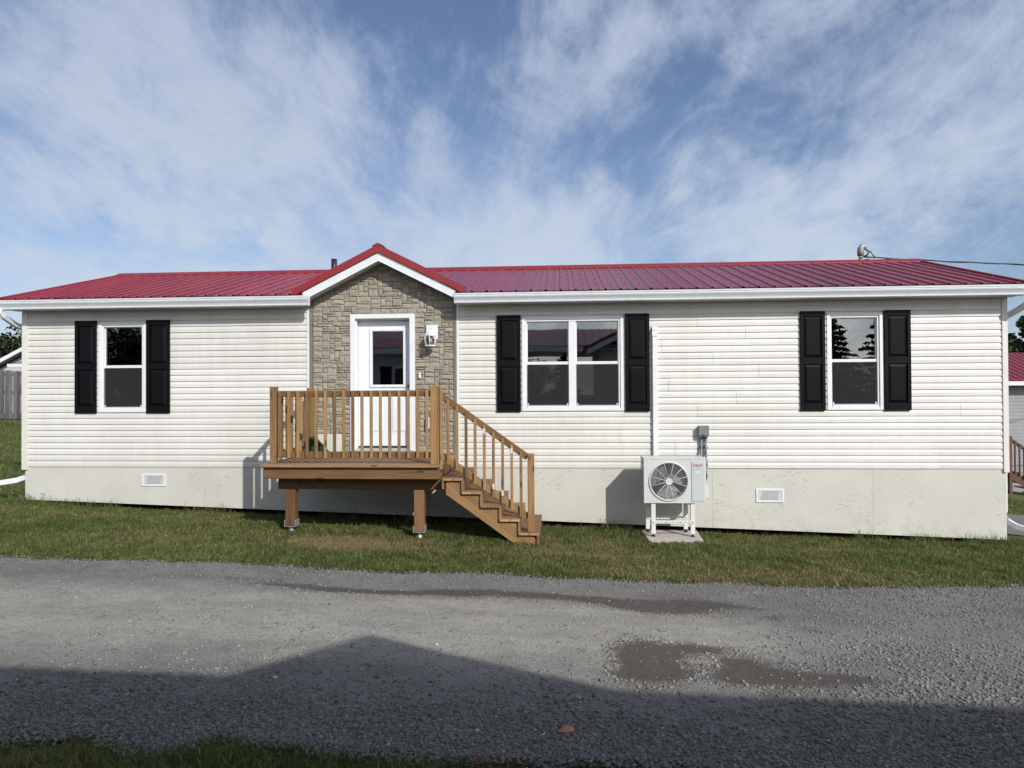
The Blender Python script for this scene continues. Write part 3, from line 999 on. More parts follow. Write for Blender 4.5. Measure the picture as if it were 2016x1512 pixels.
def window(home, x0, x1, twin, blind_drop, tall=1.0):
    wr = MB()
    z0, z1 = WZ0, WZ1
    # outer casing, four members butted
    t = 0.048
    wr.box(x0, x0 + t, -0.030, 0.05, z0, z1).box(x1 - t, x1, -0.030, 0.05, z0, z1)
    wr.box(x0 + t, x1 - t, -0.030, 0.05, z1 - t, z1).box(x0 + t, x1 - t, -0.030, 0.05, z0, z0 + t * 0.9)
    w = wr.build('window', 'white_vinyl', home, 0.003)
    fr = MB()
    t2 = 0.030
    a0, a1, b0, b1 = x0 + t, x1 - t, z0 + t * 0.9, z1 - t
    yf0, yf1 = -0.012, 0.05
    fr.box(a0, a0 + t2, yf0, yf1, b0, b1).box(a1 - t2, a1, yf0, yf1, b0, b1)
    fr.box(a0 + t2, a1 - t2, yf0, yf1, b1 - t2, b1).box(a0 + t2, a1 - t2, yf0 - 0.012, yf1, b0, b0 + 0.042)
    fr.build('window_frame', 'white_vinyl', w, 0.002)
    a0, a1, b0, b1 = a0 + t2, a1 - t2, b0 + 0.042, b1 - t2
    bays = [(a0, a1)]
    if twin:
        c = (a0 + a1) / 2
        MB().box(c - 0.058, c + 0.058, -0.008, 0.05, b0, b1).build('mullion', 'white_vinyl', w, 0.002)
        bays = [(a0, c - 0.058), (c + 0.058, a1)]
    zm = 2.555
    for p, q in bays:
        # lower sash in front, upper sash behind
        s = MB()
        e = 0.014
        s.box(p, q, 0.004, 0.030, zm - 0.024, zm + 0.022)
        s.box(p, p + e, 0.006, 0.030, b0, zm - 0.024).box(q - e, q, 0.006, 0.030, b0, zm - 0.024)
        s.box(p + e, q - e, 0.006, 0.030, b0, b0 + e)
        s.build('lower_sash', 'white_vinyl', w, 0.0015)
        s = MB()
        s.box(p, p + e, 0.026, 0.048, zm + 0.022, b1).box(q - e, q, 0.026, 0.048, zm + 0.022, b1).box(p + e, q - e, 0.026, 0.048, b1 - e, b1)
        s.build('upper_sash', 'white_vinyl', w, 0.0015)
        MB().box(p + e, q - e, 0.036, 0.040, zm + 0.022, b1 - e).build('pane', 'window_glass', w)
        MB().box(p + e, q - e, 0.017, 0.021, b0 + e, zm - 0.024).build('pane', 'window_glass', w)
        m = MB()
        m.add([(p + 0.002, 0.0025, b0 + 0.002), (q - 0.002, 0.0025, b0 + 0.002), (q - 0.002, 0.0025, zm - 0.026), (p + 0.002, 0.0025, zm - 0.026)], [(0, 1, 2, 3)])
        m.build('insect_screen', 'insect_screen', w)
        for xx in (p + 0.022, q - 0.022):
            MB().box(xx - 0.011, xx + 0.011, -0.002, 0.0015, b0 + 0.012, b0 + 0.036).build('screen_clip', 'white_vinyl', w)
        if blind_drop:
            bm = MB()
            n = max(2, int(blind_drop / 0.012))
            for i in range(n):
                zz = b1 - 0.004 - i * 0.012
                bm.box(p + 0.012, q - 0.012, 0.090 + 0.006 * (i % 2), 0.108, zz - 0.0105, zz)
            bm.box(p + 0.010, q - 0.010, 0.082, 0.112, b1 - 0.01 - n * 0.012 - 0.022, b1 - 0.008 - n * 0.012)
            bm.build('window_blind', 'blind', w)
    # reveal lining inside the wall
    lin = MB()
    lin.box(x0 + 0.03, x0 + 0.055, 0.051, 0.19, z0 + 0.03, z1 - 0.03).box(x1 - 0.055, x1 - 0.03, 0.051, 0.19, z0 + 0.03, z1 - 0.03)
    lin.box(x0 + 0.055, x1 - 0.055, 0.051, 0.19, z0 + 0.02, z0 + 0.05).box(x0 + 0.055, x1 - 0.055, 0.051, 0.19, z1 - 0.045, z1 - 0.02)
    lin.build('window_reveal', 'trim_cream', w)


SHUT_ME = {}


def shutter(home, x0, x1):
    z0, z1 = 1.778, 3.328
    wd = x1 - x0
    key = round(wd, 3)
    st = 0.052
    f = MB()
    y0, y1 = -0.050, -0.016
    f.box(x0, x0 + st, y0, y1, z0, z1).box(x1 - st, x1, y0, y1, z0, z1)
    zs = [z0 + 0.118, z0 + 0.118 + 0.605, z1 - 0.083 - 0.64, z1 - 0.083]
    f.box(x0 + st, x1 - st, y0 + 0.002, y1, z0, zs[0]).box(x0 + st, x1 - st, y0 + 0.002, y1, zs[1], zs[2]).box(x0 + st, x1 - st, y0 + 0.002, y1, zs[3], z1)
    f.box(x0 + st, x1 - st, y1 - 0.010, y1 - 0.001, zs[0], zs[1]).box(x0 + st, x1 - st, y1 - 0.010, y1 - 0.001, zs[2], zs[3])
    s = f.build('shutter', 'shutter_black', home, 0.003)
    for a, b in ((zs[0], zs[1]), (zs[2], zs[3])):
        p = MB()
        i, d = 0.008, 0.036
        xa, xb = x0 + st + i, x1 - st - i
        za, zb = a + i, b - i
        yb, yf = y1 - 0.011, y0 + 0.006
        vs = [(xa, yb, za), (xb, yb, za), (xb, yb, zb), (xa, yb, zb), (xa + d, yf, za + d), (xb - d, yf, za + d), (xb - d, yf, zb - d), (xa + d, yf, zb - d)]
        p.add(vs, [(0, 1, 5, 4), (1, 2, 6, 5), (2, 3, 7, 6), (3, 0, 4, 7), (4, 5, 6, 7)])
        p.build('shutter_panel', 'shutter_black', s)


def stone_wall(home):
    C = 0.040
    x0, x1, z0, z1 = -4.055, -1.725, 1.10, 4.26
    nx, nz = int((x1 - x0) / C), int((z1 - z0) / C)
    cx = (x1 - x0) / nx
    used = np.zeros((nz, nx), bool)
    for j in range(nz):
        for i in range(nx):
            xc, zc = x0 + (i + 0.5) * cx, z0 + (j + 0.5) * C
            if DX0 - 0.005 < xc < DX1 + 0.005 and zc < DZ1 + 0.005:
                used[j, i] = True
            if zc > 4.198 - GSL * abs(xc - GX) + 0.09:
                used[j, i] = True
    rr = random.Random(21)
    rects = []
    for j in range(nz):
        for i in range(nx):
            if used[j, i]:
                continue
            mw = 0
            while i + mw < nx and not used[j, i + mw] and mw < 6:
                mw += 1
            w = min(mw, rr.choice((2, 3, 3, 4, 4, 5, 5, 6, 6)))
            if mw - w == 1:
                w = mw if mw < 6 else w - 1
            h = rr.choice((1, 1, 2, 2, 2, 2, 3)) if w < 5 else rr.choice((1, 2, 2, 2))
            if rr.random() < 0.12:
                w, h = max(1, min(w, 2)), 3
            hh = 1
            while hh < h and j + hh < nz and not used[j + hh, i:i + w].any():
                hh += 1
            used[j:j + hh, i:i + w] = True
            rects.append((x0 + i * cx, x0 + (i + w) * cx, z0 + j * C, z0 + (j + hh) * C))
    rects.sort(key=lambda r: -(r[1] - r[0]) * (r[3] - r[2]))
    rest = MB()
    wm = MB().prism([(x0 - 0.02, DZ1 - 0.03), (x1 + 0.02, DZ1 - 0.03), (x1 + 0.02, 3.60), (GX, 4.20), (x0 - 0.02, 3.60)], 'y', -0.008, -0.0005)
    wm.box(x0 - 0.02, DX0 + 0.04, -0.008, -0.0005, 0.90, DZ1 - 0.03).box(DX1 - 0.04, x1 + 0.02, -0.008, -0.0005, 0.90, DZ1 - 0.03)
    wm.box(DX0 + 0.04, DX1 - 0.04, -0.008, -0.0005, 0.90, DZ0 + 0.02)
    wall = wm.build('stone_wall', 'mortar', home)
    for q, (a, b, c, d) in enumerate(rects):
        g = rr.uniform(0.002, 0.0055)
        a, b, c, d = a + g, b - g * 0.6, c + g, d - g * 0.7
        dep = rr.uniform(0.016, 0.028)
        j = lambda s: rr.uniform(-s, s)
        back = [(a, -0.008, c), (b, -0.008, c), (b, -0.008, d), (a, -0.008, d)]
        ins = 0.010
        xm, zm = (a + b) / 2 + j((b - a) * 0.2), (c + d) / 2 + j((d - c) * 0.2)
        ring = [(a + j(0.004), c + j(0.004)), (xm, c + j(0.003)), (b + j(0.004), c + j(0.004)), (b + j(0.003), zm), (b + j(0.004), d + j(0.004)), (xm, d + j(0.003)), (a + j(0.004), d + j(0.004)), (a + j(0.003), zm)]
        rim = [(x, -dep * rr.uniform(0.5, 0.85), z) for x, z in ring]
        inner = []
        for x, z in ring:
            ux, uz = (a + b) / 2 - x, (c + d) / 2 - z
            ln = max(1e-4, math.hypot(ux, uz))
            k = min(rr.uniform(0.012, 0.022), ln * 0.5)
            inner.append((x + ux / ln * k, -dep * rr.uniform(0.85, 1.35), z + uz / ln * k))
        ctr = (xm, -dep * rr.uniform(1.0, 1.45), zm)
        vs = back + rim + inner + [ctr]
        fs = [(0, 1, 6, 5, 4), (1, 2, 8, 7, 6), (2, 3, 10, 9, 8), (3, 0, 4, 11, 10)]
        for i in range(8):
            n = (i + 1) % 8
            fs += [(4 + i, 4 + n, 12 + n, 12 + i), (12 + i, 12 + n, 20)]
        if q < 300:
            MB().add(vs, fs).build('stone', 'wall_stone', wall)
        else:
            rest.add(vs, fs)
    if rest.v:
        kind(rest.build('small_stones', 'wall_stone', wall), 'stuff')


def roof_panel_mesh(width, length, ribs=4):
    """ribbed steel sheet, lying in local x (across) and y (up the slope)"""
    pitch = width / ribs
    prof = []
    for r in range(ribs):
        o = r * pitch
        prof += [(o, 0.0), (o + 0.018, 0.0), (o + 0.032, 0.021), (o + 0.052, 0.021), (o + 0.066, 0.0), (o + 0.122, 0.0), (o + 0.130, 0.0035), (o + 0.138, 0.0), (o + 0.168, 0.0), (o + 0.176, 0.0035), (o + 0.184, 0.0)]
    prof.append((width + 0.001, 0.0))
    n = len(prof)
    vs = [(x, 0, z) for x, z in prof] + [(x, length, z) for x, z in prof]
    vs += [(x, 0, z - 0.002) for x, z in prof]
    fs = [(i, i + 1, i + 1 + n, i + n) for i in range(n - 1)] + [(i, 2 * n + i, 2 * n + i + 1, i + 1) for i in range(n - 1)]
    return MB().add(vs, fs).mesh('roof_panel')


def home_roof(home):
    L = math.hypot(RIDGE_Y - EAVE_Y, RIDGE_Z - EAVE_Z)
    ang = math.atan(SL)
    deck = MB()
    t = 0.02
    GL, GR = -4.12, -1.65
    for xa, xb, yy in ((RX0 + 0.01, GL, EAVE_Y + 0.04), (GL, GR, 0.02), (GR, RX1 - 0.01, EAVE_Y + 0.04)):
        zz = EAVE_Z + SL * (yy - EAVE_Y)
        deck.prism([(yy, zz - 0.032), (RIDGE_Y, RIDGE_Z - 0.035), (2 * RIDGE_Y - EAVE_Y - 0.04, EAVE_Z - 0.02), (2 * RIDGE_Y - EAVE_Y - 0.04, EAVE_Z - 0.07), (RIDGE_Y, RIDGE_Z - 0.09), (yy, zz - 0.082)], 'x', xa, xb)
    roof = deck.build('roof', 'soffit_white', home)
    RP = 0.2312
    runs = []
    for xa, nr, yy in ((RX0, 22, EAVE_Y), (GL, 11, 0.03), (GR, 37, EAVE_Y)):
        while nr > 0:
            k = min(4, nr)
            runs.append((xa, k, (GR - GL) / 11 if xa >= GL - 1e-6 and xa < GR - 1e-3 else RP, yy))
            xa += k * runs[-1][2]
            nr -= k
    meshes = {}
    for xa, k, pitch, yy in runs:
        Lf = (RIDGE_Y - yy) / math.cos(ang)
        key = (k, round(pitch, 4), round(Lf, 3))
        if key not in meshes:
            meshes[key] = (roof_panel_mesh(pitch * k, Lf, k), roof_panel_mesh(pitch * k, L, k))
        o = link('roof_panel', meshes[key][0], 'red_roof')
        o.matrix_basis = Matrix.Translation((xa, yy, EAVE_Z + SL * (yy - EAVE_Y))) @ Matrix.Rotation(ang, 4, 'X')
        adopt(o, roof)
        o = link('roof_panel', meshes[key][1], 'red_roof')
        o.matrix_basis = Matrix.Translation((xa + k * pitch, 2 * RIDGE_Y - EAVE_Y, EAVE_Z)) @ Matrix.Rotation(math.pi, 4, 'Z') @ Matrix.Rotation(ang, 4, 'X')
        adopt(o, roof)
    # screws, too small to pick apart
    sc = MB()
    for i in range(70):
        x = RX0 + i * RP + 0.085
        if GL - 0.05 < x < GR + 0.05:
            continue
        for u in (0.10, 0.75, 1.40, 2.05, 2.70, 3.1):
            y, z = EAVE_Y + u * math.cos(ang), EAVE_Z + u * math.sin(ang)
            sc.box(x - 0.008, x + 0.008, y - 0.008, y + 0.008, z + 0.001, z + 0.013)
    kind(sc.build('roof_screws', 'red_trim', roof), 'stuff')
    rc = MB()
    k = 0.16
    rc.prism([(RIDGE_Y - k, RIDGE_Z - k * SL + 0.028), (RIDGE_Y - k, RIDGE_Z - k * SL + 0.006), (RIDGE_Y, RIDGE_Z + 0.02), (RIDGE_Y + k, RIDGE_Z - k * SL + 0.006), (RIDGE_Y + k, RIDGE_Z - k * SL + 0.028), (RIDGE_Y + 0.02, RIDGE_Z + 0.050), (RIDGE_Y - 0.02, RIDGE_Z + 0.050)], 'x', RX0 - 0.02, RX1 + 0.02)
    rc.build('ridge_cap', 'red_trim', roof)
    for x0, x1 in ((RX0 - 0.022, RX0 + 0.028), (RX1 - 0.028, RX1 + 0.022)):
        m = MB()
        m.prism([(EAVE_Y - 0.01, EAVE_Z - 0.09), (EAVE_Y - 0.01, EAVE_Z + 0.027), (RIDGE_Y, RIDGE_Z + 0.030), (2 * RIDGE_Y - EAVE_Y + 0.01, EAVE_Z + 0.027), (2 * RIDGE_Y - EAVE_Y + 0.01, EAVE_Z - 0.09), (RIDGE_Y, RIDGE_Z - 0.09)], 'x', x0, x1)
        m.build('rake_trim', 'red_trim', roof)
    # vent pipe
    MB().tube([(-4.37, 2.0, 4.30), (-4.37, 2.0, 4.69)], 0.055, 14).build('vent_pipe', 'black_plastic', roof)
    return roof


def entrance_gable(home):
    g = thing_part = MB()
    yf = -0.30
    hw = 1.40

    def ym(w):
        return (GAP - GSL * w - 0.012 - EAVE_Z) / SL + EAVE_Y
    vs, fs = [], []
    for s in (-1, 1):
        o = len(vs)
        vs += [(GX, yf, GAP), (GX, ym(0), GAP), (GX + s * hw, max(ym(hw), yf + 0.05), GAP - GSL * hw), (GX + s * hw, yf, GAP - GSL * hw)]
        vs += [(GX, yf, GAP - 0.03), (GX + s * hw, yf, GAP - GSL * hw - 0.03)]
        fs += [(o, o + 1, o + 2, o + 3), (o, o + 3, o + 5, o + 4)]
    g.add(vs, fs)
    gr = g.build('gable_roof', 'red_roof', home)
    for s in (-1, 1):
        m = MB()
        pts = [(GX, GAP + 0.012), (GX + s * hw, GAP - GSL * hw + 0.012), (GX + s * hw, GAP - GSL * hw - 0.098), (GX, GAP - 0.112)]
        m.prism(pts, 'y', yf - 0.012, yf + 0.03)
        # top flange lying on the sheet
        m.prism([(GX, GAP + 0.016), (GX + s * hw, GAP - GSL * hw + 0.016), (GX + s * hw, GAP - GSL * hw + 0.004), (GX, GAP + 0.004)], 'y', yf + 0.031, yf + 0.13)
        m.build('rake_trim', 'red_trim', gr)
        m = MB()
        e = 1.235
        m.prism([(GX, GAP - 0.114), (GX + s * e, GAP - 0.114 - GSL * e), (GX + s * e, GAP - 0.245 - GSL * e), (GX, GAP - 0.245)], 'y', yf + 0.016, yf + 0.05)
        m.prism([(GX, GAP - 0.228), (GX + s * e, GAP - 0.228 - GSL * e), (GX + s * e, GAP - 0.247 - GSL * e), (GX, GAP - 0.247)], 'y', yf + 0.010, yf + 0.0155)
        m.build('fascia', 'white_metal', gr)
        # sloping soffit in strips with dark grooves between
        n = 9
        for i in range(n):
            w0, w1 = e * i / n + 0.004, e * (i + 1) / n - 0.004
            m = MB()
            m.prism([(GX + s * w0, GAP - 0.232 - GSL * w0), (GX + s * w1, GAP - 0.232 - GSL * w1), (GX + s * w1, GAP - 0.222 - GSL * w1), (GX + s * w0, GAP - 0.222 - GSL * w0)], 'y', yf + 0.051, -0.010)
            m.build('soffit_strip', 'soffit_white', gr)
        m = MB()
        m.prism([(GX, GAP - 0.214), (GX + s * e, GAP - 0.214 - GSL * e), (GX + s * e, GAP - 0.20 - GSL * e), (GX, GAP - 0.20)], 'y', yf + 0.051, -0.004)
        m.build('soffit_back', 'trim_brown', gr)
        # eave return: closes the end of the rake beside the gutter
        xe = GX + s * e
        zb = GAP - 0.247 - GSL * e
        m = MB()
        m.box(xe - 0.002 if s > 0 else xe - 0.012, xe + 0.012 if s > 0 else xe + 0.002, yf + 0.016, -0.02, zb - 0.06, GAP - 0.13 - GSL * e)
        m.build('eave_return', 'white_metal', gr)
    MB().prism([(GX - 0.09, GAP - 0.045 + 0.026), (GX - 0.085, GAP - 0.042 + 0.036), (GX - 0.02, GAP + 0.032), (GX + 0.02, GAP + 0.032), (GX + 0.085, GAP - 0.042 + 0.036), (GX + 0.09, GAP - 0.045 + 0.026), (GX, GAP + 0.0)], 'y', yf - 0.018, 2.2).build('ridge_cap', 'red_trim', gr)
    # dark soffit-to-wall channel over the stone
    for s in (-1, 1):
        m = MB()
        m.prism([(GX, GAP - 0.236), (GX + s * 1.20, GAP - 0.236 - GSL * 1.20), (GX + s * 1.20, GAP - 0.275 - GSL * 1.20), (GX, GAP - 0.275)], 'y', -0.052, -0.012)
        m.build('wall_channel', 'trim_brown', gr)


def gutter(home, x0, x1, caps=True):
    p = [(-0.272, 3.628), (-0.272, 3.494), (-0.325, 3.492), (-0.340, 3.500), (-0.344, 3.513), (-0.338, 3.519), (-0.352, 3.548), (-0.378, 3.585), (-0.383, 3.600), (-0.383, 3.618), (-0.391, 3.622), (-0.391, 3.636), (-0.374, 3.638), (-0.374, 3.622), (-0.360, 3.585), (-0.330, 3.545), (-0.322, 3.506), (-0.278, 3.506), (-0.278, 3.628)]
    g = MB().prism(p, 'x', x0, x1)
    for x in (x0, x1):
        g.prism([(-0.272, 3.628), (-0.272, 3.494), (-0.325, 3.492), (-0.340, 3.500), (-0.338, 3.519), (-0.352, 3.548), (-0.383, 3.600), (-0.385, 3.630)], 'x', x - 0.003, x + 0.003)
    return g.build('gutter', 'white_metal', home)


def build_home():
    home = thing('mobile_home', 'long cream sided mobile home with red metal roof, stone entrance and black shutters', 'house', (-1.1, 0.0, 0.0))
    # shell: sheathing behind the siding with real openings, ends, back, floor, ceiling
    sh = MB()
    yb0, yb1 = 0.002, 0.05
    ops = sorted([(a + 0.02, b - 0.02, WZ0 + 0.02, WZ1 - 0.02) for a, b in WIN] + [(DX0 + 0.06, DX1 - 0.06, DZ0, DZ1 - 0.06)])
    x = HX0 + 0.02
    for a, b, c, d in ops:
        sh.box(x, a, yb0, yb1, 0.86, SOF + 0.03)
        sh.box(a, b, yb0, yb1, 0.86, c)
        sh.box(a, b, yb0, yb1, d, SOF + 0.03)
        x = b
    sh.box(x, HX1 - 0.02, yb0, yb1, 0.86, SOF + 0.03)
    sh.prism([(-4.1, SOF + 0.03), (-1.66, SOF + 0.03), (-1.66, 3.58), (GX, 4.2), (-4.1, 3.58)], 'y', yb0, yb1)
    bw = 2 * RIDGE_Y
    endp = [(yb1, 0.5), (yb1, SOF), (0.1, SOF + 0.1), (RIDGE_Y, RIDGE_Z - 0.1), (bw - 0.1, SOF + 0.1), (bw, SOF), (bw, 0.5)]
    sh.prism(endp, 'x', HX0 + 0.02, HX0 + 0.12)
    sh.prism(endp, 'x', HX1 - 0.12, HX1 - 0.02)
    sh.box(HX0 + 0.12, HX1 - 0.12, bw - 0.1, bw, 0.5, SOF)
    sh.build('wall', 'siding', home)
    inn = MB()
    inn.box(HX0 + 0.13, HX1 - 0.13, 0.06, bw - 0.11, 1.00, 1.04).box(HX0 + 0.13, HX1 - 0.13, 0.06, bw - 0.11, 3.44, 3.48)
    inn.box(HX0 + 0.13, HX1 - 0.13, bw - 0.16, bw - 0.12, 1.04, 3.44)
    for xx in (-4.6, -1.6, 2.2):
        inn.box(xx - 0.05, xx + 0.05, 1.2 if xx == -1.6 else 0.06, bw - 0.17, 1.04, 3.44)
    inn.build('interior', 'dark_interior', home)

    siding_run(home, -8.990, -4.150, 0, {0: [-5.06], 1: [-7.0], 3: [-5.9], 5: [-6.4], 7: [-5.5], 9: [-6.0], 11: [-5.2], 12: [-7.9]})
    siding_run(home, -1.632, 6.735, 0, {0: [2.1, 5.82], 1: [1.80, 5.70], 2: [0.93, 4.82], 3: [0.06, 3.93], 4: [2.15, 6.12], 5: [2.75], 6: [1.7], 7: [3.1], 8: [2.4], 9: [1.6, 3.4], 10: [2.9], 11: [2.16], 12: [6.10, 0.4]})
    # a cream starter strip under the siding, corner posts, channels beside the stone
    for x0, x1 in ((-9.085, -8.988), (6.733, 6.815)):
        m = MB().box(x0, x1, -0.030, 0.10, 0.825, SOF)
        m.build('corner_post', 'trim_cream', home, 0.003)
    MB().box(-9.10, -9.083, -0.012, 0.30, 0.82, SOF - 0.002).build('corner_post', 'trim_cream', home)
    for x0, x1, mt, y in ((-4.148, -4.106, 'white_vinyl', -0.026), (-4.104, -4.058, 'trim_brown', -0.034), (-1.722, -1.676, 'trim_brown', -0.034), (-1.674, -1.634, 'white_vinyl', -0.026)):
        MB().box(x0, x1, y, 0.0, 0.87, 3.575).build('trim_strip', mt, home, 0.002)
    for x0, x1 in ((-8.988, -4.15), (-1.632, 6.733)):
        MB().box(x0, x1, -0.020, -0.0005, SOF - 0.018, SOF - 0.002).build('top_channel', 'trim_cream', home)

    # skirting panels with open joints
    edges = [HX0, -7.35, -5.88, -3.44, -1.00, 2.37, 4.81, HX1]
    for a, b in zip(edges, edges[1:]):
        m = MB()
        a2, b2 = a + 0.0012, b - 0.0012
        m.prism([(a2, skirt_bottom(a2)), (b2, skirt_bottom(b2)), (b2, 0.878), (a2, 0.878)], 'y', -0.003, 0.012)
        m.build('skirting_panel', 'skirting', home)
    for xx in (HX0, HX1):
        s = 1 if xx < 0 else -1
        MB().prism([(0.013, skirt_bottom(xx)), (bw, skirt_bottom(xx)), (bw, 0.87), (0.013, 0.87)], 'x', xx, xx + s * 0.015).build('skirting_panel', 'skirting', home)
    m = MB()
    for x0, x1 in ((HX0, HX1),):
        m.box(x0, x1, -0.006, -0.0035, 0.868, 0.8785)
    m.build('drip_strip', 'trim_cream', home)
    # fascia, soffit strips, gutters
    for x0, x1 in ((RX0 + 0.03, -4.10), (-1.67, RX1 - 0.03)):
        MB().box(x0, x1, -0.271, -0.250, 3.49, 3.645).build('fascia', 'white_metal', home)
    n = 54
    for x0, x1 in ((RX0 + 0.03, -4.13), (-1.64, RX1 - 0.03)):
        k = max(2, int(round((x1 - x0) / 0.30)))
        w = (x1 - x0) / k
        for i in range(k):
            MB().box(x0 + i * w + 0.003, x0 + (i + 1) * w - 0.003, -0.249, -0.020, SOF + 0.001, SOF + 0.008).build('soffit_strip', 'soffit_white', home)
        MB().box(x0, x1, -0.249, -0.002, SOF + 0.012, SOF + 0.02).build('soffit_back', 'trim_brown', home)
    gutter(home, -9.33, -4.005)
    gutter(home, -1.66, 7.08)
    for x0, x1 in ((RX0 - 0.0, -4.02), (-1.64, RX1)):
        m = MB()
        m.prism([(-0.30, 3.640), (-0.378, 3.641), (-0.378, 3.646), (-0.30, 3.660)], 'x', x0, x1)
        m.build('drip_edge', 'white_metal', home)
    home_roof(home)
    entrance_gable(home)
    stone_wall(home)
    window(home, *WIN[0], False, 0.0)
    window(home, *WIN[1], True, 0.06)
    window(home, *WIN[2], False, 0.05)
    for a, b in ((-8.135, -7.760), (-6.886, -6.482), (-1.022, -0.636), (1.022, 1.404), (3.724, 4.102), (4.988, 5.382)):
        shutter(home, a, b)

    # skirting vents
    for a, b, c, d in ((-6.98, -6.565, 0.558, 0.762), (3.038, 3.463, 0.348, 0.560)):
        v = MB()
        t = 0.030
        v.box(a, a + t, -0.016, -0.0032, c, d).box(b - t, b, -0.016, -0.0032, c, d).box(a + t, b - t, -0.016, -0.0032, c, c + t).box(a + t, b - t, -0.016, -0.0032, d - t, d)
        vent = v.build('skirting_vent', 'white_vinyl', home, 0.002)
        MB().box(a + t, b - t, -0.0055, -0.0033, c + t, d - t).build('vent_back', 'trim_cream', vent)
        k = MB()
        ax, bx, cz, dz = a + 0.07, b - 0.07, c + 0.035, d - 0.035
        k.prism([(ax, cz), (bx - 0.02, cz), (bx, dz), (ax + 0.03, dz)], 'y', -0.0075, -0.006)
        k.build('vent_mesh', 'grey_metal', vent)
        lv = MB()
        for i in range(9):
            zz = c + t + (i + 0.5) * (d - c - 2 * t) / 9
            lv.box(a + t, b - t, -0.013, -0.0085, zz - 0.0035, zz + 0.0025)
        for i in range(15):
            xx = a + t + (i + 0.5) * (b - a - 2 * t) / 15
            lv.box(xx - 0.002, xx + 0.002, -0.0084, -0.0078, c + t, d - t)
        lv.build('vent_louvres', 'white_vinyl', vent)

    # downspouts at both ends
    for s, xg, xw in ((-1, -9.20, -9.135), (1, 6.985, 6.855)):
        m = MB()
        m.rect_tube([(xg, -0.325, 3.50), (xg, -0.325, 3.44), (xg - s * 0.01, -0.29, 3.39), (xw + s * 0.07, -0.06, 3.29), (xw + s * 0.01, 0.12, 3.21), (xw, 0.18, 3.14), (xw, 0.18, 0.9)], 0.062, 0.085, (0.0, 1, 0.01))
        g0 = float(gz(xw, 0.2))
        if s < 0:
            m.rect_tube([(xw, 0.18, 0.9), (xw, 0.18, 0.74), (xw - 0.03, 0.15, 0.68), (xw - 0.10, 0.05, 0.64), (xw - 1.3, -0.75, 0.46)], 0.062, 0.085)
        else:
            m.rect_tube([(xw, 0.18, 0.9), (xw, 0.18, 0.20), (xw + 0.02, 0.15, 0.06), (xw + 0.10, 0.06, -0.01), (xw + 0.26, -0.08, -0.06), (xw + 1.2, -0.60, -0.13)], 0.062, 0.085)
        m.build('downspout', 'white_metal', home, 0.006)

    # door
    yd = 0.10
    dr = MB()
    t = 0.075
    dr.box(DX0, DX0 + t, -0.050, -0.001, DZ0 + 0.02, DZ1).box(DX1 - t, DX1, -0.050, -0.001, DZ0 + 0.02, DZ1).box(DX0 + t, DX1 - t, -0.050, -0.001, DZ1 - t, DZ1)
    for a, b in ((DX0 - 0.012, DX0), (DX1, DX1 + 0.012)):
        dr.box(a, b, -0.040, -0.001, DZ0 + 0.02, DZ1)
    door = dr.build('door', 'white_vinyl', home, 0.004)
    jm = MB()
    x0, x1 = -3.325, -2.415
    jm.box(DX0 + t - 0.01, x0, 0.0, yd + 0.06, DZ0 + 0.06, 3.325).box(x1, DX1 - t + 0.01, 0.0, yd + 0.06, DZ0 + 0.06, 3.325).box(x0, x1, 0.0, yd + 0.06, 3.283, 3.325)
    jm.build('door_jamb', 'white_vinyl', door)
    zb, zt = 1.222, 3.278
    sx0, sx1 = x0 + 0.004, x1 - 0.004
    gx0, gx1, gz0, gz1 = -3.090, -2.575, 2.225, 3.105
    sl = MB()
    sl.box(sx0, gx0, yd, yd + 0.044, zb, zt).box(gx1, sx1, yd, yd + 0.044, zb, zt).box(gx0, gx1, yd, yd + 0.044, zb, gz0).box(gx0, gx1, yd, yd + 0.044, gz1, zt)
    sl.build('door_slab', 'door_paint', door)
    fr = MB()
    f = 0.046
    fr.box(gx0 - f, gx0, yd - 0.018, yd - 0.001, gz0 - f, gz1 + f).box(gx1, gx1 + f, yd - 0.018, yd - 0.001, gz0 - f, gz1 + f)
    fr.box(gx0, gx1, yd - 0.018, yd - 0.001, gz0 - f, gz0).box(gx0, gx1, yd - 0.018, yd - 0.001, gz1, gz1 + f)
    fr.build('glass_frame', 'door_paint', door, 0.005)
    MB().box(gx0 - 0.004, gx1 + 0.004, yd + 0.012, yd + 0.018, gz0 - 0.004, gz1 + 0.004).build('pane', 'window_glass', door)
    bl = MB()
    for i in range(7):
        bl.box(gx0 + 0.004, gx1 - 0.004, yd + 0.05, yd + 0.064 + 0.003 * (i % 2), gz1 - 0.012 - i * 0.011, gz1 - 0.002 - i * 0.011)
    bl.box(gx0 + 0.004, gx1 - 0.03, yd + 0.047, yd + 0.068, gz1 - 0.115, gz1 - 0.088)
    bl.build('window_blind', 'blind', door)
    for a, b in ((-3.135, -2.905), (-2.765, -2.535)):
        for (c, d) in ((1.45, 2.02),):
            p = MB()
            yb, yf, k = yd - 0.0012, yd - 0.010, 0.028
            vs = [(a, yb, c), (b, yb, c), (b, yb, d), (a, yb, d), (a + k, yf, c + k), (b - k, yf, c + k), (b - k, yf, d - k), (a + k, yf, d - k)]
            p.add(vs, [(0, 1, 5, 4), (1, 2, 6, 5), (2, 3, 7, 6), (3, 0, 4, 7), (4, 5, 6, 7)])
            p.build('door_panel', 'door_paint', door)
    kn = MB()
    kn.tube([(-2.478, yd - 0.001, 2.200), (-2.478, yd - 0.012, 2.200)], 0.032, 16)
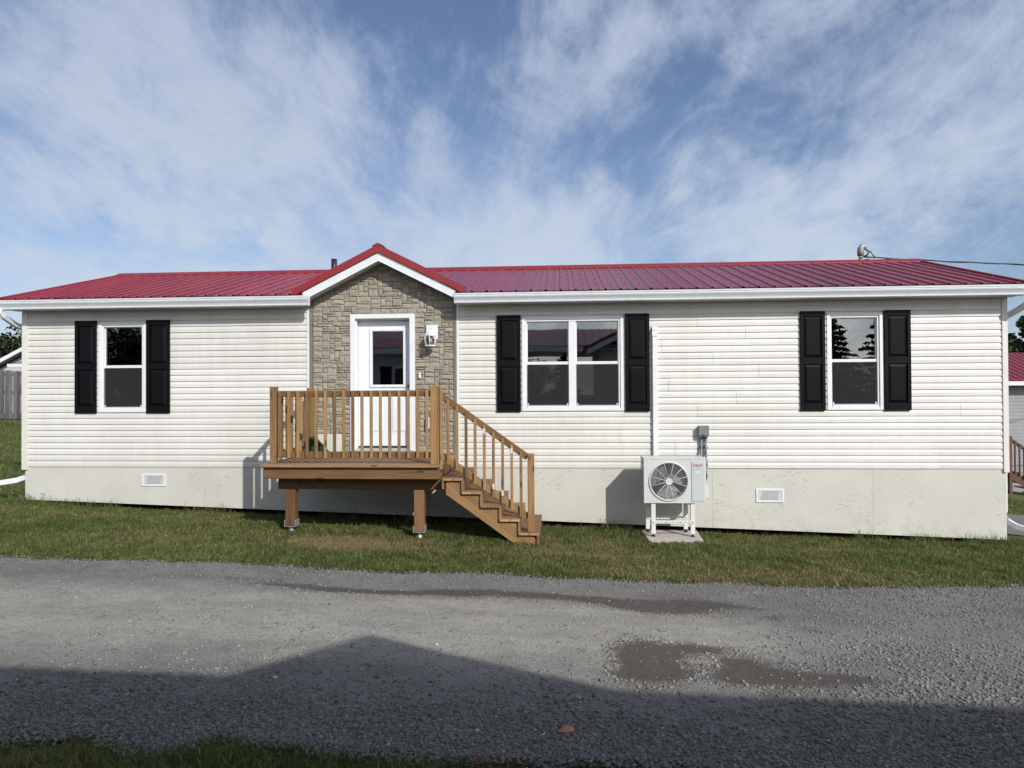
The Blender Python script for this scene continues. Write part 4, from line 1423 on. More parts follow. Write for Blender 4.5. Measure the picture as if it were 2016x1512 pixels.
    kn.tube([(-2.478, yd - 0.012, 2.200), (-2.478, yd - 0.035, 2.200), (-2.478, yd - 0.045, 2.200), (-2.478, yd - 0.062, 2.200), (-2.478, yd - 0.070, 2.200)], [0.011, 0.012, 0.024, 0.026, 0.014], 16)
    kn.build('door_knob', 'brass_grey', door)
    th = MB()
    th.prism([(-0.075, 1.125), (-0.075, 1.155), (0.02, 1.185), (yd + 0.05, 1.195), (yd + 0.05, 1.125)], 'x', DX0 + 0.01, DX1 - 0.01)
    th.build('door_sill', 'galvanised', door, 0.002)
    MB().box(x0, x1, yd - 0.014, yd + 0.03, 1.197, 1.216).build('weather_strip', 'rubber', door)

    MB().box(-2.291, -2.258, -0.058, -0.030, 2.322, 2.416).build('doorbell', 'white_vinyl', home, 0.006)
    ob = MB().box(-2.168, -2.118, -0.085, -0.030, 1.505, 1.700).build('outlet_cover', 'white_vinyl', home, 0.006)
    MB().box(-2.165, -2.121, -0.075, -0.030, 1.480, 1.503).build('outlet_lip', 'rubber', ob)

    # service mast at the far side of the ridge
    mast = MB()
    mx, my = 6.085, 3.35
    mast.tube([(mx, my, 4.3), (mx, my, 4.86)], 0.040, 12)
    ms = mast.build('service_mast', 'mast_grey', home)
    hd = MB()
    hd.tube([(mx, my, 4.82), (mx, my, 4.91), (mx + 0.005, my, 4.965), (mx + 0.03, my, 5.005), (mx + 0.07, my, 4.99), (mx + 0.10, my, 4.95)], [0.060, 0.064, 0.064, 0.058, 0.05, 0.035], 12)
    hd.build('weather_head', 'mast_grey', ms)
    return home


# ------------------------------------------------------------------ porch deck and stairs
def build_deck():
    d = thing('wooden_deck', 'brown timber entrance deck on two posts with railing and side stairs', 'deck', (-2.9, -0.8, 0.05))
    DT = 1.094
    # decking boards, long way
    nb = 12
    y = -1.665
    for i in range(nb):
        w = 0.1375
        y1 = min(y + w - 0.005, -0.012)
        board('deck_board', d, -4.205 + random.uniform(-0.004, 0.004), -1.672 + random.uniform(-0.003, 0.003), y, y1, DT - 0.036, DT + random.uniform(-0.001, 0.001), 'wood_board')
        y += w
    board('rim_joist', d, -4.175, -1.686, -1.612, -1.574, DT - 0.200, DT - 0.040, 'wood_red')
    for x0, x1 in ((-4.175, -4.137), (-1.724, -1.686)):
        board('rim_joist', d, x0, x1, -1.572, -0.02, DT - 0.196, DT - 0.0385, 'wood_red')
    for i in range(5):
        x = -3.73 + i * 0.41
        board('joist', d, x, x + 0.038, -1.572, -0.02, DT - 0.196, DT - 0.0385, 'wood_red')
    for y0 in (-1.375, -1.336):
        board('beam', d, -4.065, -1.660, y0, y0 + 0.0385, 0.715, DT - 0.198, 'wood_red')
    # carrying posts on steel bases
    for x in (-3.950, -2.082):
        gzv = float(gz(x, -1.3))
        zb = 0.195 if x < -3 else 0.125
        board('support_post', d, x, x + 0.142, -1.412, -1.270, zb, 0.713, 'wood_red', 0.007)
        b = MB()
        b.box(x - 0.012, x + 0.154, -1.416, -1.266, zb - 0.010, zb - 0.002)
        b.box(x - 0.012, x - 0.002, -1.416, -1.266, zb - 0.002, zb + 0.085).box(x + 0.144, x + 0.154, -1.416, -1.266, zb - 0.002, zb + 0.085)
        pb = b.build('post_base', 'galvanised', d)
        c = MB()
        cx = x + 0.071
        c.tube([(cx, -1.341, zb - 0.011), (cx, -1.341, zb - 0.030)], 0.058, 14)
        c.tube([(cx, -1.341, zb - 0.030), (cx, -1.341, gzv - 0.15)], 0.036, 14)
        c.build('steel_pile', 'galvanised', pb)
    # railing posts
    PT = 2.190
    board('rail_post', d, -4.115, -4.025, -1.550, -1.461, DT + 0.001, PT)
    board('rail_post', d, -1.814, -1.724, -1.550, -1.461, DT + 0.001, PT)
    board('rail_post', d, -1.722, -1.684, -1.530, -1.441, DT + 0.001, PT - 0.006)
    board('rail_post', d, -1.683, -1.648, -1.552, -1.505, 1.02, PT - 0.014)
    board('rail_post', d, -4.115, -4.025, -0.130, -0.041, DT + 0.001, PT - 0.01)
    # front railing
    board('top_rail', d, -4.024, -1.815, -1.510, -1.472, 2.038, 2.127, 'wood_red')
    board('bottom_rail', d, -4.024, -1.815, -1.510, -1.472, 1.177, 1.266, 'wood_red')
    n = 17
    for i in range(n):
        x = -3.995 + i * (3.995 - 1.885) / (n - 1)
        board('baluster', d, x, x + 0.038, -1.5495, -1.5110, 1.178 + random.uniform(-0.003, 0.003), 2.122 + random.uniform(-0.003, 0.002), 'wood_light', 0.003)
    # left railing
    board('top_rail', d, -4.075, -4.037, -1.460, -0.131, 2.038, 2.127, 'wood_red')
    board('bottom_rail', d, -4.075, -4.037, -1.460, -0.131, 1.177, 1.266, 'wood_red')
    for i in range(7):
        y = -1.380 + i * 0.184
        board('baluster', d, -4.036, -3.998, y, y + 0.038, 1.178, 2.122 + random.uniform(-0.003, 0.002), 'wood_light', 0.003)

    # stairs down to the right
    rise, run = 0.186, 0.2615
    xs = [-1.634 + i * run for i in range(5)]
    zt = [DT - rise * (i + 1) for i in range(5)]
    ya, yb = -1.600, -0.175
    for i in range(5):
        for k in range(2):
            xa = xs[i] + k * 0.1425
            o = board('tread', d, xa + 0.001, xa + 0.1395, ya, yb, zt[i] - 0.036, zt[i], 'wood_deck')
            e = MB().box(xa + 0.005, xa + 0.1355, ya - 0.0015, ya - 0.0002, zt[i] - 0.032, zt[i] - 0.004)
            if i != 2:
                e.build('end_grain', 'wood_end', o, label='pale sawn end of the tread')
        # riser under the back of this tread
        rx = xs[i] - 0.012 if i else xs[i] - 0.018
        top = (zt[i - 1] - 0.038) if i else DT - 0.20
        o = board('riser', d, rx, rx + 0.030, ya + 0.012, yb - 0.01, zt[i] - 0.036 - (0.0 if i else 0.12), top if i else zt[i] - 0.0, 'wood_deck')
    # last riser down to the ground
    board('riser', d, xs[4] + 0.245, xs[4] + 0.275, ya + 0.012, yb - 0.01, 0.0, zt[4] - 0.038, 'wood_deck')
    for yy in (-1.538, -0.225, -0.90):
        pts = []
        for i in range(5):
            z = zt[i] - 0.0375
            xl = xs[i] + 0.020 if i else -1.596
            if i:
                pts.append((xl, zt[i - 1] - 0.0375))
            pts.append((xl, z))
        pts.append((xs[4] + 0.243, zt[4] - 0.0375))
        pts += [(xs[4] + 0.243, 0.000), (-0.39, -0.005), (-0.62, -0.015), (-1.596, 0.680)]
        ang = math.atan2(rise, run)                        # grain runs down the slope
        ca, sa = math.cos(ang), math.sin(ang)
        m = MB().prism([((x + 1.0) * ca - z * sa, (x + 1.0) * sa + z * ca) for x, z in pts], 'y', -0.019, 0.019)
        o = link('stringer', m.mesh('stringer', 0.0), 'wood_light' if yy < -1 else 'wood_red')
        o.matrix_basis = Matrix.Translation((-1.0, yy, 0)) @ Matrix.Rotation(ang, 4, 'Y')
        adopt(o, d)
    # stair rail
    sl = rise / run

    def railz(x):
        return 2.088 - sl * (x + 1.65)
    slope_plank('top_rail', d, (-1.655, -1.491, railz(-1.655) - 0.055), (-0.463, -1.491, railz(-0.463) - 0.055), 0.038, 0.089, 'wood_light')
    slope_plank('bottom_rail', d, (-1.640, -1.491, railz(-1.640) - 0.880), (-0.463, -1.491, railz(-0.463) - 0.880), 0.038, 0.089, 'wood_light')
    tags = {4: -0.125, 7: -0.125, 5: -0.80, 6: -0.80}
    for i in range(9):
        x = -1.590 + i * 0.1270
        o = board('baluster', d, x, x + 0.038, -1.5495, -1.5110, railz(x + 0.03) - 0.925, railz(x + 0.038) - 0.022, 'wood_light', 0.003)
        if i in tags:
            zc = railz(x) + tags[i]
            MB().box(x + 0.006, x + 0.032, -1.5515, -1.5500, zc - 0.040, zc + 0.035).build('price_tag', 'white_sticker', o)
    board('newel_post', d, -0.463, -0.373, -1.550, -1.461, zt[4] + 0.001, 1.240)
    return d


# ------------------------------------------------------------------ wall lantern
def build_lantern():
    L = thing('wall_lantern', 'white six sided coach lantern on a square white block beside the door', 'lamp', (-2.068, -0.03, 2.95))
    MB().box(-2.165, -1.975, -0.060, -0.022, 2.955, 3.186).build('mounting_block', 'white_vinyl', L, 0.005)
    cx, cy = -2.072, -0.170
    z0, z1, zt = 2.842, 3.005, 3.110
    MB().tube([(cx, -0.061, 3.05), (cx, -0.075, 3.05)], 0.055, 16).build('back_plate', 'white_vinyl', L)
    arm = MB()
    arm.tube([(cx, -0.07, 3.075), (cx, -0.09, 3.12), (cx, -0.13, 3.140), (cx, cy, 3.130), (cx, cy, 3.105)], 0.009, 10)
    arm.build('arm', 'white_vinyl', L)
    hx = lambda r, z: [(cx + r * math.cos(math.pi / 3 * k + math.pi / 6), cy + r * math.sin(math.pi / 3 * k + math.pi / 6), z) for k in range(6)]
    roof = MB()
    rings = [(0.094, z1 - 0.010), (0.097, z1), (0.050, z1 + 0.070), (0.020, z1 + 0.098), (0.012, zt)]
    vs = []
    for r, z in rings:
        vs += hx(r, z)
    fs = [(i * 6 + k, i * 6 + (k + 1) % 6, (i + 1) * 6 + (k + 1) % 6, (i + 1) * 6 + k) for i in range(len(rings) - 1) for k in range(6)]
    fs += [tuple(range(5, -1, -1)), tuple(24 + k for k in range(6))]
    roof.add(vs, fs).build('lamp_roof', 'white_vinyl', L)
    base = MB()
    rings = [(0.060, z0 - 0.016), (0.094, z0 - 0.008), (0.094, z0 + 0.004), (0.076, z0 + 0.010)]
    vs = []
    for r, z in rings:
        vs += hx(r, z)
    fs = [(i * 6 + k, i * 6 + (k + 1) % 6, (i + 1) * 6 + (k + 1) % 6, (i + 1) * 6 + k) for i in range(len(rings) - 1) for k in range(6)]
    fs += [tuple(range(5, -1, -1)), tuple(18 + k for k in range(6))]
    base.add(vs, fs).build('lamp_base', 'white_vinyl', L)
    lo, hi = hx(0.078, z0 + 0.008), hx(0.090, z1 - 0.010)
    for k in range(6):
        m = MB()
        a, b = Vector(lo[k]), Vector(hi[k])
        bow = Vector((a.x - cx, a.y - cy, 0)).normalized() * 0.008
        m.tube([a, (a + b) / 2 + bow, b], 0.0062, 6)
        m.build('lamp_bar', 'white_vinyl', L)
    for k in range(6):
        n = (k + 1) % 6
        sc = lambda p: (cx + (p[0] - cx) * 0.95, cy + (p[1] - cy) * 0.95, p[2])
        MB().add([sc(lo[k]), sc(lo[n]), sc(hi[n]), sc(hi[k])], [(0, 1, 2, 3)]).build('lamp_pane', 'lamp_glass', L)
    bulb = MB()
    bulb.tube([(cx, cy, z1 - 0.012), (cx, cy, z1 - 0.04), (cx, cy, z1 - 0.055), (cx, cy, z1 - 0.085), (cx, cy, z1 - 0.108), (cx, cy, z1 - 0.116)], [0.014, 0.014, 0.022, 0.030, 0.020, 0.004], 14)
    bulb.build('bulb', 'blind', L)


# ------------------------------------------------------------------ heat pump and its neighbours
def build_heat_pump():
    x0, x1, yf, yb, z0, z1 = 1.222, 2.128, -0.710, -0.315, 0.440, 1.105
    h = thing('heat_pump', 'pale grey outdoor heat pump unit with round fan grille and red lettering', 'heat pump', ((x0 + x1) / 2, -0.5, z0))
    fx, fz, fr = 1.585, 0.760, 0.282
    # front sheet with a round opening
    m = MB()
    n = 48
    ring = [(fx + fr * math.cos(2 * math.pi * k / n), fz + fr * math.sin(2 * math.pi * k / n)) for k in range(n)]

    def edge(k):
        a = 2 * math.pi * k / n
        c, s = math.cos(a), math.sin(a)
        t = 1e9
        if c > 1e-6: t = min(t, (x1 - fx) / c)
        if c < -1e-6: t = min(t, (x0 - fx) / c)
        if s > 1e-6: t = min(t, (z1 - 0.02 - fz) / s)
        if s < -1e-6: t = min(t, (z0 - fz) / s)
        return (fx + c * t, fz + s * t)
    outer = [edge(k) for k in range(n)]
    vs = [(x, yf, z) for x, z in outer] + [(x, yf, z) for x, z in ring] + [(x, yf + 0.02, z) for x, z in ring]
    fs = [(k, (k + 1) % n, n + (k + 1) % n, n + k) for k in range(n)] + [(n + k, n + (k + 1) % n, 2 * n + (k + 1) % n, 2 * n + k) for k in range(n)]
    m.add(vs, fs)
    # corners missed by the radial fan
    for cx_, cz_ in ((x0, z0), (x1, z0), (x1, z1 - 0.02), (x0, z1 - 0.02)):
        near = sorted(range(n), key=lambda k: abs(math.atan2(math.sin(2 * math.pi * k / n - math.atan2(cz_ - fz, cx_ - fx)), math.cos(2 * math.pi * k / n - math.atan2(cz_ - fz, cx_ - fx)))))[:2]
        a, b = outer[near[0]], outer[near[1]]
        m.add([(cx_, yf, cz_), (a[0], yf, a[1]), (b[0], yf, b[1])], [(0, 1, 2)])
    m.build('front_cover', 'unit_paint', h)
    b = MB()
    b.box(x0, x0 + 0.012, yf + 0.001, yf + 0.06, z0, z1 - 0.02)                       # left front edge
    b.box(x1 - 0.012, x1, yf + 0.001, yb, z0, z1 - 0.02)
    b.box(x0 + 0.012, x1 - 0.012, yf + 0.03, yb, z0, z0 + 0.012)
    b.box(x0 + 0.38 + 0.32, x0 + 0.712, yf + 0.03, yb, z0 + 0.013, z1 - 0.03)        # partition beside the fan
    b.build('casing', 'unit_paint', h)
    tp = MB().box(x0 - 0.006, x1 + 0.006, yf - 0.006, yb + 0.005, z1 - 0.020, z1)
    tp.build('top_cover', 'unit_paint', h, 0.006)
    # coil at the left side and the back
    MB().box(x0 + 0.02, x0 + 0.035, yf + 0.062, yb, z0 + 0.02, z1 - 0.025).build('coil', 'dark_fin', h)
    MB().box(x0 + 0.036, x1 - 0.2, yb - 0.02, yb - 0.004, z0 + 0.014, z1 - 0.025).build('coil', 'dark_fin', h)
    gl = MB()
    for k in range(9):
        zz = z0 + 0.01 + k * (z1 - z0 - 0.05) / 8
        gl.box(x0, x0 + 0.010, yf + 0.061, yb, zz, zz + 0.014)
    for yy in (yf + 0.061, yf + 0.22, yb - 0.02):
        gl.box(x0 - 0.002, x0 + 0.0095, yy, yy + 0.016, z0 + 0.012, z1 - 0.022)
    gl.build('side_grille', 'unit_paint', h)
    # fan: shroud, blades, hub, round grille with spokes
    sh = MB()
    vs, fs = [], []
    for r, y in ((fr - 0.001, yf + 0.018), (fr - 0.01, yf + 0.06), (fr - 0.012, yf + 0.16)):
        vs += [(fx + r * math.cos(2 * math.pi * k / n), y, fz + r * math.sin(2 * math.pi * k / n)) for k in range(n)]
    for i in range(2):
        fs += [(i * n + k, i * n + (k + 1) % n, (i + 1) * n + (k + 1) % n, (i + 1) * n + k) for k in range(n)]
    sh.add(vs, fs, True).build('fan_shroud', 'unit_paint', h)
    fan = MB()
    for k in range(3):
        a0 = 2 * math.pi * k / 3 + 0.5
        vs = []
        for j in range(7):
            t = j / 6
            for r in (0.06, 0.16, 0.262):
                a = a0 + (t - 0.5) * 1.55 + 0.25 * r
                vs.append((fx + r * math.cos(a), yf + 0.11 + (t - 0.5) * 0.09, fz + r * math.sin(a)))
        fs = [(j * 3 + i, j * 3 + i + 1, (j + 1) * 3 + i + 1, (j + 1) * 3 + i) for j in range(6) for i in range(2)]
        fan.add(vs, fs, True)
    fan.tube([(fx, yf + 0.06, fz), (fx, yf + 0.16, fz)], 0.065, 20)
    fan.build('fan', 'fan_dark', h)
    rg = MB()
    vs, fs = [], []
    prof = [(fr + 0.012, yf - 0.002), (fr + 0.008, yf - 0.014), (fr - 0.006, yf - 0.016), (fr - 0.012, yf - 0.004)]
    for r, y in prof:
        vs += [(fx + r * math.cos(2 * math.pi * k / n), y, fz + r * math.sin(2 * math.pi * k / n)) for k in range(n)]
    for i in range(3):
        fs += [(i * n + k, i * n + (k + 1) % n, (i + 1) * n + (k + 1) % n, (i + 1) * n + k) for k in range(n)]
    rg.add(vs, fs, True)
    gr = rg.build('fan_grille', 'unit_paint', h)
    for k in range(12):
        a = 2 * math.pi * (k + 0.5) / 12
        c, s = math.cos(a), math.sin(a)
        r1 = fr * 0.985 if k % 3 else fr * 1.04
        MB().tube([(fx + 0.045 * c, yf - 0.018, fz + 0.045 * s), (fx + r1 * c, yf - 0.012, fz + r1 * s)], 0.0042, 6).build('spoke', 'unit_paint', gr)
    cir = MB()
    for r in np.linspace(0.075, 0.265, 12):
        pts = [(fx + r * math.cos(2 * math.pi * k / 40), yf - 0.006, fz + r * math.sin(2 * math.pi * k / 40)) for k in range(41)]
        cir.tube(pts, 0.0024, 4, False)
    kind(cir.build('grille_wires', 'fan_dark', gr), 'stuff')
    MB().tube([(fx, yf - 0.024, fz), (fx, yf - 0.006, fz)], 0.052, 28).build('grille_hub', 'unit_paint', gr)
    # service panel with the maker's name
    px0, px1, pz0, pz1 = 1.915, 2.100, 0.462, 1.058
    pn = MB().box(px0, px1, yf - 0.010, yf - 0.0005, pz0, pz1).build('service_panel', 'unit_panel', h, 0.005)
    cu = bpy.data.curves.new('lettering', 'FONT')
    cu.body = 'TOSOT'
    cu.size = 0.046
    cu.align_x = 'CENTER'
    cu.extrude = 0.0004
    cu.offset = 0.0012
    ob = bpy.data.objects.new('lettering', cu)
    COL.objects.link(ob)
    dg = bpy.context.evaluated_depsgraph_get()
    me = bpy.data.meshes.new_from_object(ob.evaluated_get(dg))
    bpy.data.objects.remove(ob)
    xs = [v.co.x for v in me.vertices]
    wdt = max(xs) - min(xs)
    me.materials.clear()
    lo = link('lettering', me, 'red_print')
    lo.matrix_basis = Matrix.Translation(((px0 + px1) / 2 - 0.004, yf - 0.0110, pz1 - 0.078)) @ Matrix.Rotation(math.pi / 2, 4, 'X') @ Matrix.Diagonal((0.145 / wdt, 1.0, 1, 1))
    adopt(lo, pn)
    t = MB()
    for k in range(5):
        t.box((px0 + px1) / 2 - 0.032 + k * 0.013, (px0 + px1) / 2 - 0.023 + k * 0.013, yf - 0.0112, yf - 0.0103, pz1 - 0.116, pz1 - 0.108)
    t.build('small_print', 'grey_print', pn)
    MB().box((px0 + px1) / 2 - 0.036, (px0 + px1) / 2 + 0.030, yf - 0.0115, yf - 0.0103, pz1 - 0.182, pz1 - 0.140).build('sticker', 'white_sticker', pn)
    # valve cover and pipe loop on the right
    MB().box(x1 + 0.001, x1 + 0.055, yf + 0.10, yf + 0.30, z0 + 0.05, z0 + 0.24).build('valve_cover', 'unit_paint', h, 0.01)
    MB().tube([(x1, -0.45, z0 + 0.46), (x1 + 0.05, -0.44, z0 + 0.43), (x1 + 0.065, -0.42, z0 + 0.36), (x1 + 0.05, -0.40, z0 + 0.29), (x1 + 0.03, -0.40, z0 + 0.245)], 0.018, 10).build('pipe_loop', 'rubber', h)

    # stand
    st = thing('heat_pump_stand', 'white slotted metal stand with black feet under the heat pump', 'stand', (1.66, -0.5, -0.05))
    zt = 0.438
    for lx, ly, zb in ((1.330, -0.690, -0.035), (1.905, -0.690, -0.035), (1.292, -0.345, -0.035), (1.865, -0.345, -0.035)):
        m = MB()
        m.box(lx, lx + 0.062, ly, ly + 0.004, zb + 0.02, zt).box(lx, lx + 0.004, ly + 0.0045, ly + 0.05, zb + 0.02, zt).box(lx + 0.058, lx + 0.062, ly + 0.0045, ly + 0.05, zb + 0.02, zt)
        leg = m.build('leg', 'stand_white', st)
        f = MB()
        f.tube([(lx + 0.031, ly + 0.025, zb + 0.03), (lx + 0.031, ly + 0.025, zb - 0.01)], 0.006, 8)
        f.tube([(lx + 0.031, ly + 0.025, zb - 0.002), (lx + 0.031, ly + 0.025, zb - 0.014), (lx + 0.031, ly + 0.025, zb - 0.026)], [0.016, 0.030, 0.033], 12)
        f.build('rubber_foot', 'rubber', leg)
    for a, b, ly in ((1.331, 1.966, -0.6955), (1.293, 1.926, -0.3505)):
        m = MB().box(a, b, ly, ly + 0.004, 0.135, 0.182)
        bar = m.build('crossbar', 'stand_white', st, 0.001)
        sl = MB()
        for k in range(9):
            xx = a + 0.08 + k * 0.056
            sl.box(xx, xx + 0.034, ly - 0.0008, ly - 0.0001, 0.153, 0.161)
        sl.build('slots', 'grey_metal', bar)
        for xx in (a + 0.03, a + 0.22, a + 0.42, b - 0.03):
            MB().tube([(xx, ly - 0.001, 0.157), (xx, ly - 0.008, 0.157)], 0.009, 6).build('bolt', 'galvanised', bar)
    for lx in (1.33, 1.90):
        MB().box(lx + 0.005, lx + 0.05, -0.684, -0.30, 0.395, 0.437).build('rail', 'stand_white', st)
    # pad
    z = -0.062
    p = MB()
    p.add([(1.262, -0.955, z), (2.040, -0.965, z), (2.085, -0.19, z), (1.238, -0.185, z), (1.255, -0.962, z - 0.055), (2.046, -0.972, z - 0.055), (2.09, -0.185, z - 0.055), (1.232, -0.18, z - 0.055)],
          [(0, 1, 2, 3), (4, 7, 6, 5), (0, 4, 5, 1), (1, 5, 6, 2), (2, 6, 7, 3), (3, 7, 4, 0)])
    tag(p.build('concrete_slab', 'concrete_pink', None, 0.006), 'square pinkish concrete slab in the grass under the heat pump stand', 'paving slab')

    # line cover running up the wall
    lc = thing('line_cover', 'tall narrow white plastic pipe duct running up the siding', 'pipe duct', (1.48, -0.04, 1.0))
    MB().box(1.444, 1.520, -0.072, -0.0146, 1.00, 3.030).build('duct', 'white_vinyl', lc, 0.008)
    MB().box(1.438, 1.526, -0.080, -0.0146, 2.960, 3.040).build('collar', 'white_vinyl', lc, 0.006)
    MB().prism([(-0.080, 3.041), (-0.080, 3.075), (-0.055, 3.112), (-0.0146, 3.116), (-0.0146, 3.041)], 'x', 1.440, 1.524).build('end_cap', 'white_vinyl', lc, 0.006)

    # disconnect
    db = thing('disconnect_box', 'grey electrical disconnect box with two conduits on the siding', 'electrical box', (2.22, -0.05, 1.37))
    MB().box(2.150, 2.296, -0.110, -0.0150, 1.372, 1.548).build('box', 'grey_metal', db, 0.005)
    MB().box(2.144, 2.302, -0.122, -0.111, 1.400, 1.555).build('cover', 'grey_metal', db, 0.003)
    MB().prism([(2.19, 1.42), (2.21, 1.39), (2.25, 1.366), (2.262, 1.372), (2.232, 1.398), (2.215, 1.42)], 'y', -0.131, -0.1225).build('handle', 'dark_wood', db)
    for xx, pts in ((0, [(2.195, -0.06, 1.375), (2.193, -0.06, 1.20), (2.180, -0.09, 1.08), (2.168, -0.16, 1.00), (2.15, -0.30, 0.93)]), (1, [(2.262, -0.06, 1.375), (2.262, -0.06, 1.15), (2.266, -0.07, 1.0), (2.262, -0.14, 0.93), (2.20, -0.32, 0.86), (2.14, -0.38, 0.84)])):
        c = MB().tube(pts, 0.019, 12).build('conduit', 'grey_metal', db)
        MB().tube([(pts[0][0], -0.06, 1.376), (pts[0][0], -0.06, 1.345)], 0.028, 12).build('fitting', 'grey_metal', c)
        MB().box(pts[1][0] - 0.045, pts[1][0] + 0.045, -0.040, -0.0152, 1.195, 1.222).build('strap', 'galvanised', c)


# ------------------------------------------------------------------ small things by the door
def build_small():
    # dark green folded mat and a pale board by the wall
    p = [(0.0, 0.0), (0.40, 0.0), (0.36, 0.075), (0.28, 0.165), (0.21, 0.235), (0.17, 0.285), (0.13, 0.315), (0.085, 0.318), (0.050, 0.29), (0.028, 0.22), (0.012, 0.10)]
    m = MB().prism([(x - 4.000, z + 1.096) for x, z in p], 'y', -0.52, -0.40)
    tag(m.build('folded_mat', 'green_felt', None, 0.014), 'dark green rounded mat standing on the deck behind the front railing', 'mat')
    m = MB().add([(-3.985, -0.115, 1.096), (-3.50, -0.115, 1.096), (-3.50, -0.055, 1.425), (-3.985, -0.055, 1.425),
                  (-3.985, -0.098, 1.096), (-3.50, -0.098, 1.096), (-3.50, -0.040, 1.425), (-3.985, -0.040, 1.425)],
                 [(0, 1, 2, 3), (7, 6, 5, 4), (0, 4, 5, 1), (1, 5, 6, 2), (2, 6, 7, 3), (3, 7, 4, 0)])
    tag(m.build('pale_panel', 'pale_board', None), 'pale grey board leaning on the stone wall left of the door', 'board')

    def rock(name, x, y, sx, sy, sz, mat, label, seed):
        r = random.Random(seed)
        bm = bmesh.new()
        bmesh.ops.create_icosphere(bm, subdivisions=2, radius=1.0)
        for v in bm.verts:
            k = 1 + r.uniform(-0.22, 0.22)
            v.co = Vector((v.co.x * sx * k, v.co.y * sy * k, v.co.z * sz * k))
        me = bpy.data.meshes.new(name)
        bm.to_mesh(me)
        bm.free()
        o = link(name, me, mat)
        o.location = (x, y, float(gz(x, y)) + 0.022 + sz * 0.6)
        o.rotation_euler = (0.1, 0.05, r.uniform(0, 6))
        tag(o, label, 'stone')
    rock('red_stone', 0.02, -6.66, 0.055, 0.035, 0.022, 'red_stone', 'flat reddish stone lying on the grey gravel near the front', 1)
    rock('yellow_stone', 0.11, -6.17, 0.026, 0.020, 0.016, 'yellow_stone', 'small yellowish stone on the shaded gravel beyond the red one', 2)
    rock('brown_stone', -0.48, -7.15, 0.040, 0.030, 0.026, 'dark_wood', 'dark brown clod at the edge of the verge grass', 3)
    rock('red_stone', 0.64, -7.17, 0.040, 0.026, 0.018, 'red_stone', 'reddish stone at the bottom edge beside the bare red soil', 4)

    # service cable going off to the right
    c = thing('power_cable', 'black twisted overhead cable running from the roof mast to the right', 'cable', (6.24, 3.35, 4.8))
    P0 = Vector((6.15, 3.35, 4.79))
    pts = [P0]
    n = 60
    for k in range(1, n + 1):
        dx = 20.0 * k / n
        pts.append(Vector((P0.x + dx, P0.y + 0.325 * dx, P0.z + 0.012 * dx * (dx / 6 - 0.5) + 0.007 * math.sin(k * 1.9))))
    MB().tube(pts, 0.014, 6).build('cable', 'cable_black', c)
    pts2 = [p + Vector((0, 0.012, 0.014 * math.cos(i * 1.4))) for i, p in enumerate(pts)]
    MB().tube(pts2, 0.009, 5).build('carrier_wire', 'cable_black', c)
    d = MB()
    d.tube([(6.17, 3.33, 4.95), (6.21, 3.30, 4.88), (6.21, 3.30, 4.82), (6.14, 3.33, 4.79)], 0.010, 6)
    d.tube([(6.18, 3.33, 4.94), (6.26, 3.30, 4.89), (6.30, 3.30, 4.82), (6.36, 3.33, 4.78)], 0.010, 6)
    d.tube([(5.84, 3.30, 4.48), (5.94, 3.30, 4.64), (6.04, 3.29, 4.74), (6.17, 3.29, 4.82), (6.25, 3.30, 4.88)], 0.012, 6)
    d.tube([(5.88, 3.30, 4.48), (6.00, 3.30, 4.66), (6.11, 3.29, 4.72), (6.22, 3.29, 4.74)], 0.010, 6)
    d.build('drip_loop', 'cable_black', c)
    MB().tube([(6.10, 3.33, 4.70), (6.18, 3.32, 4.70), (6.21, 3.32, 4.67)], 0.014, 6).build('insulator', 'mast_grey', c)


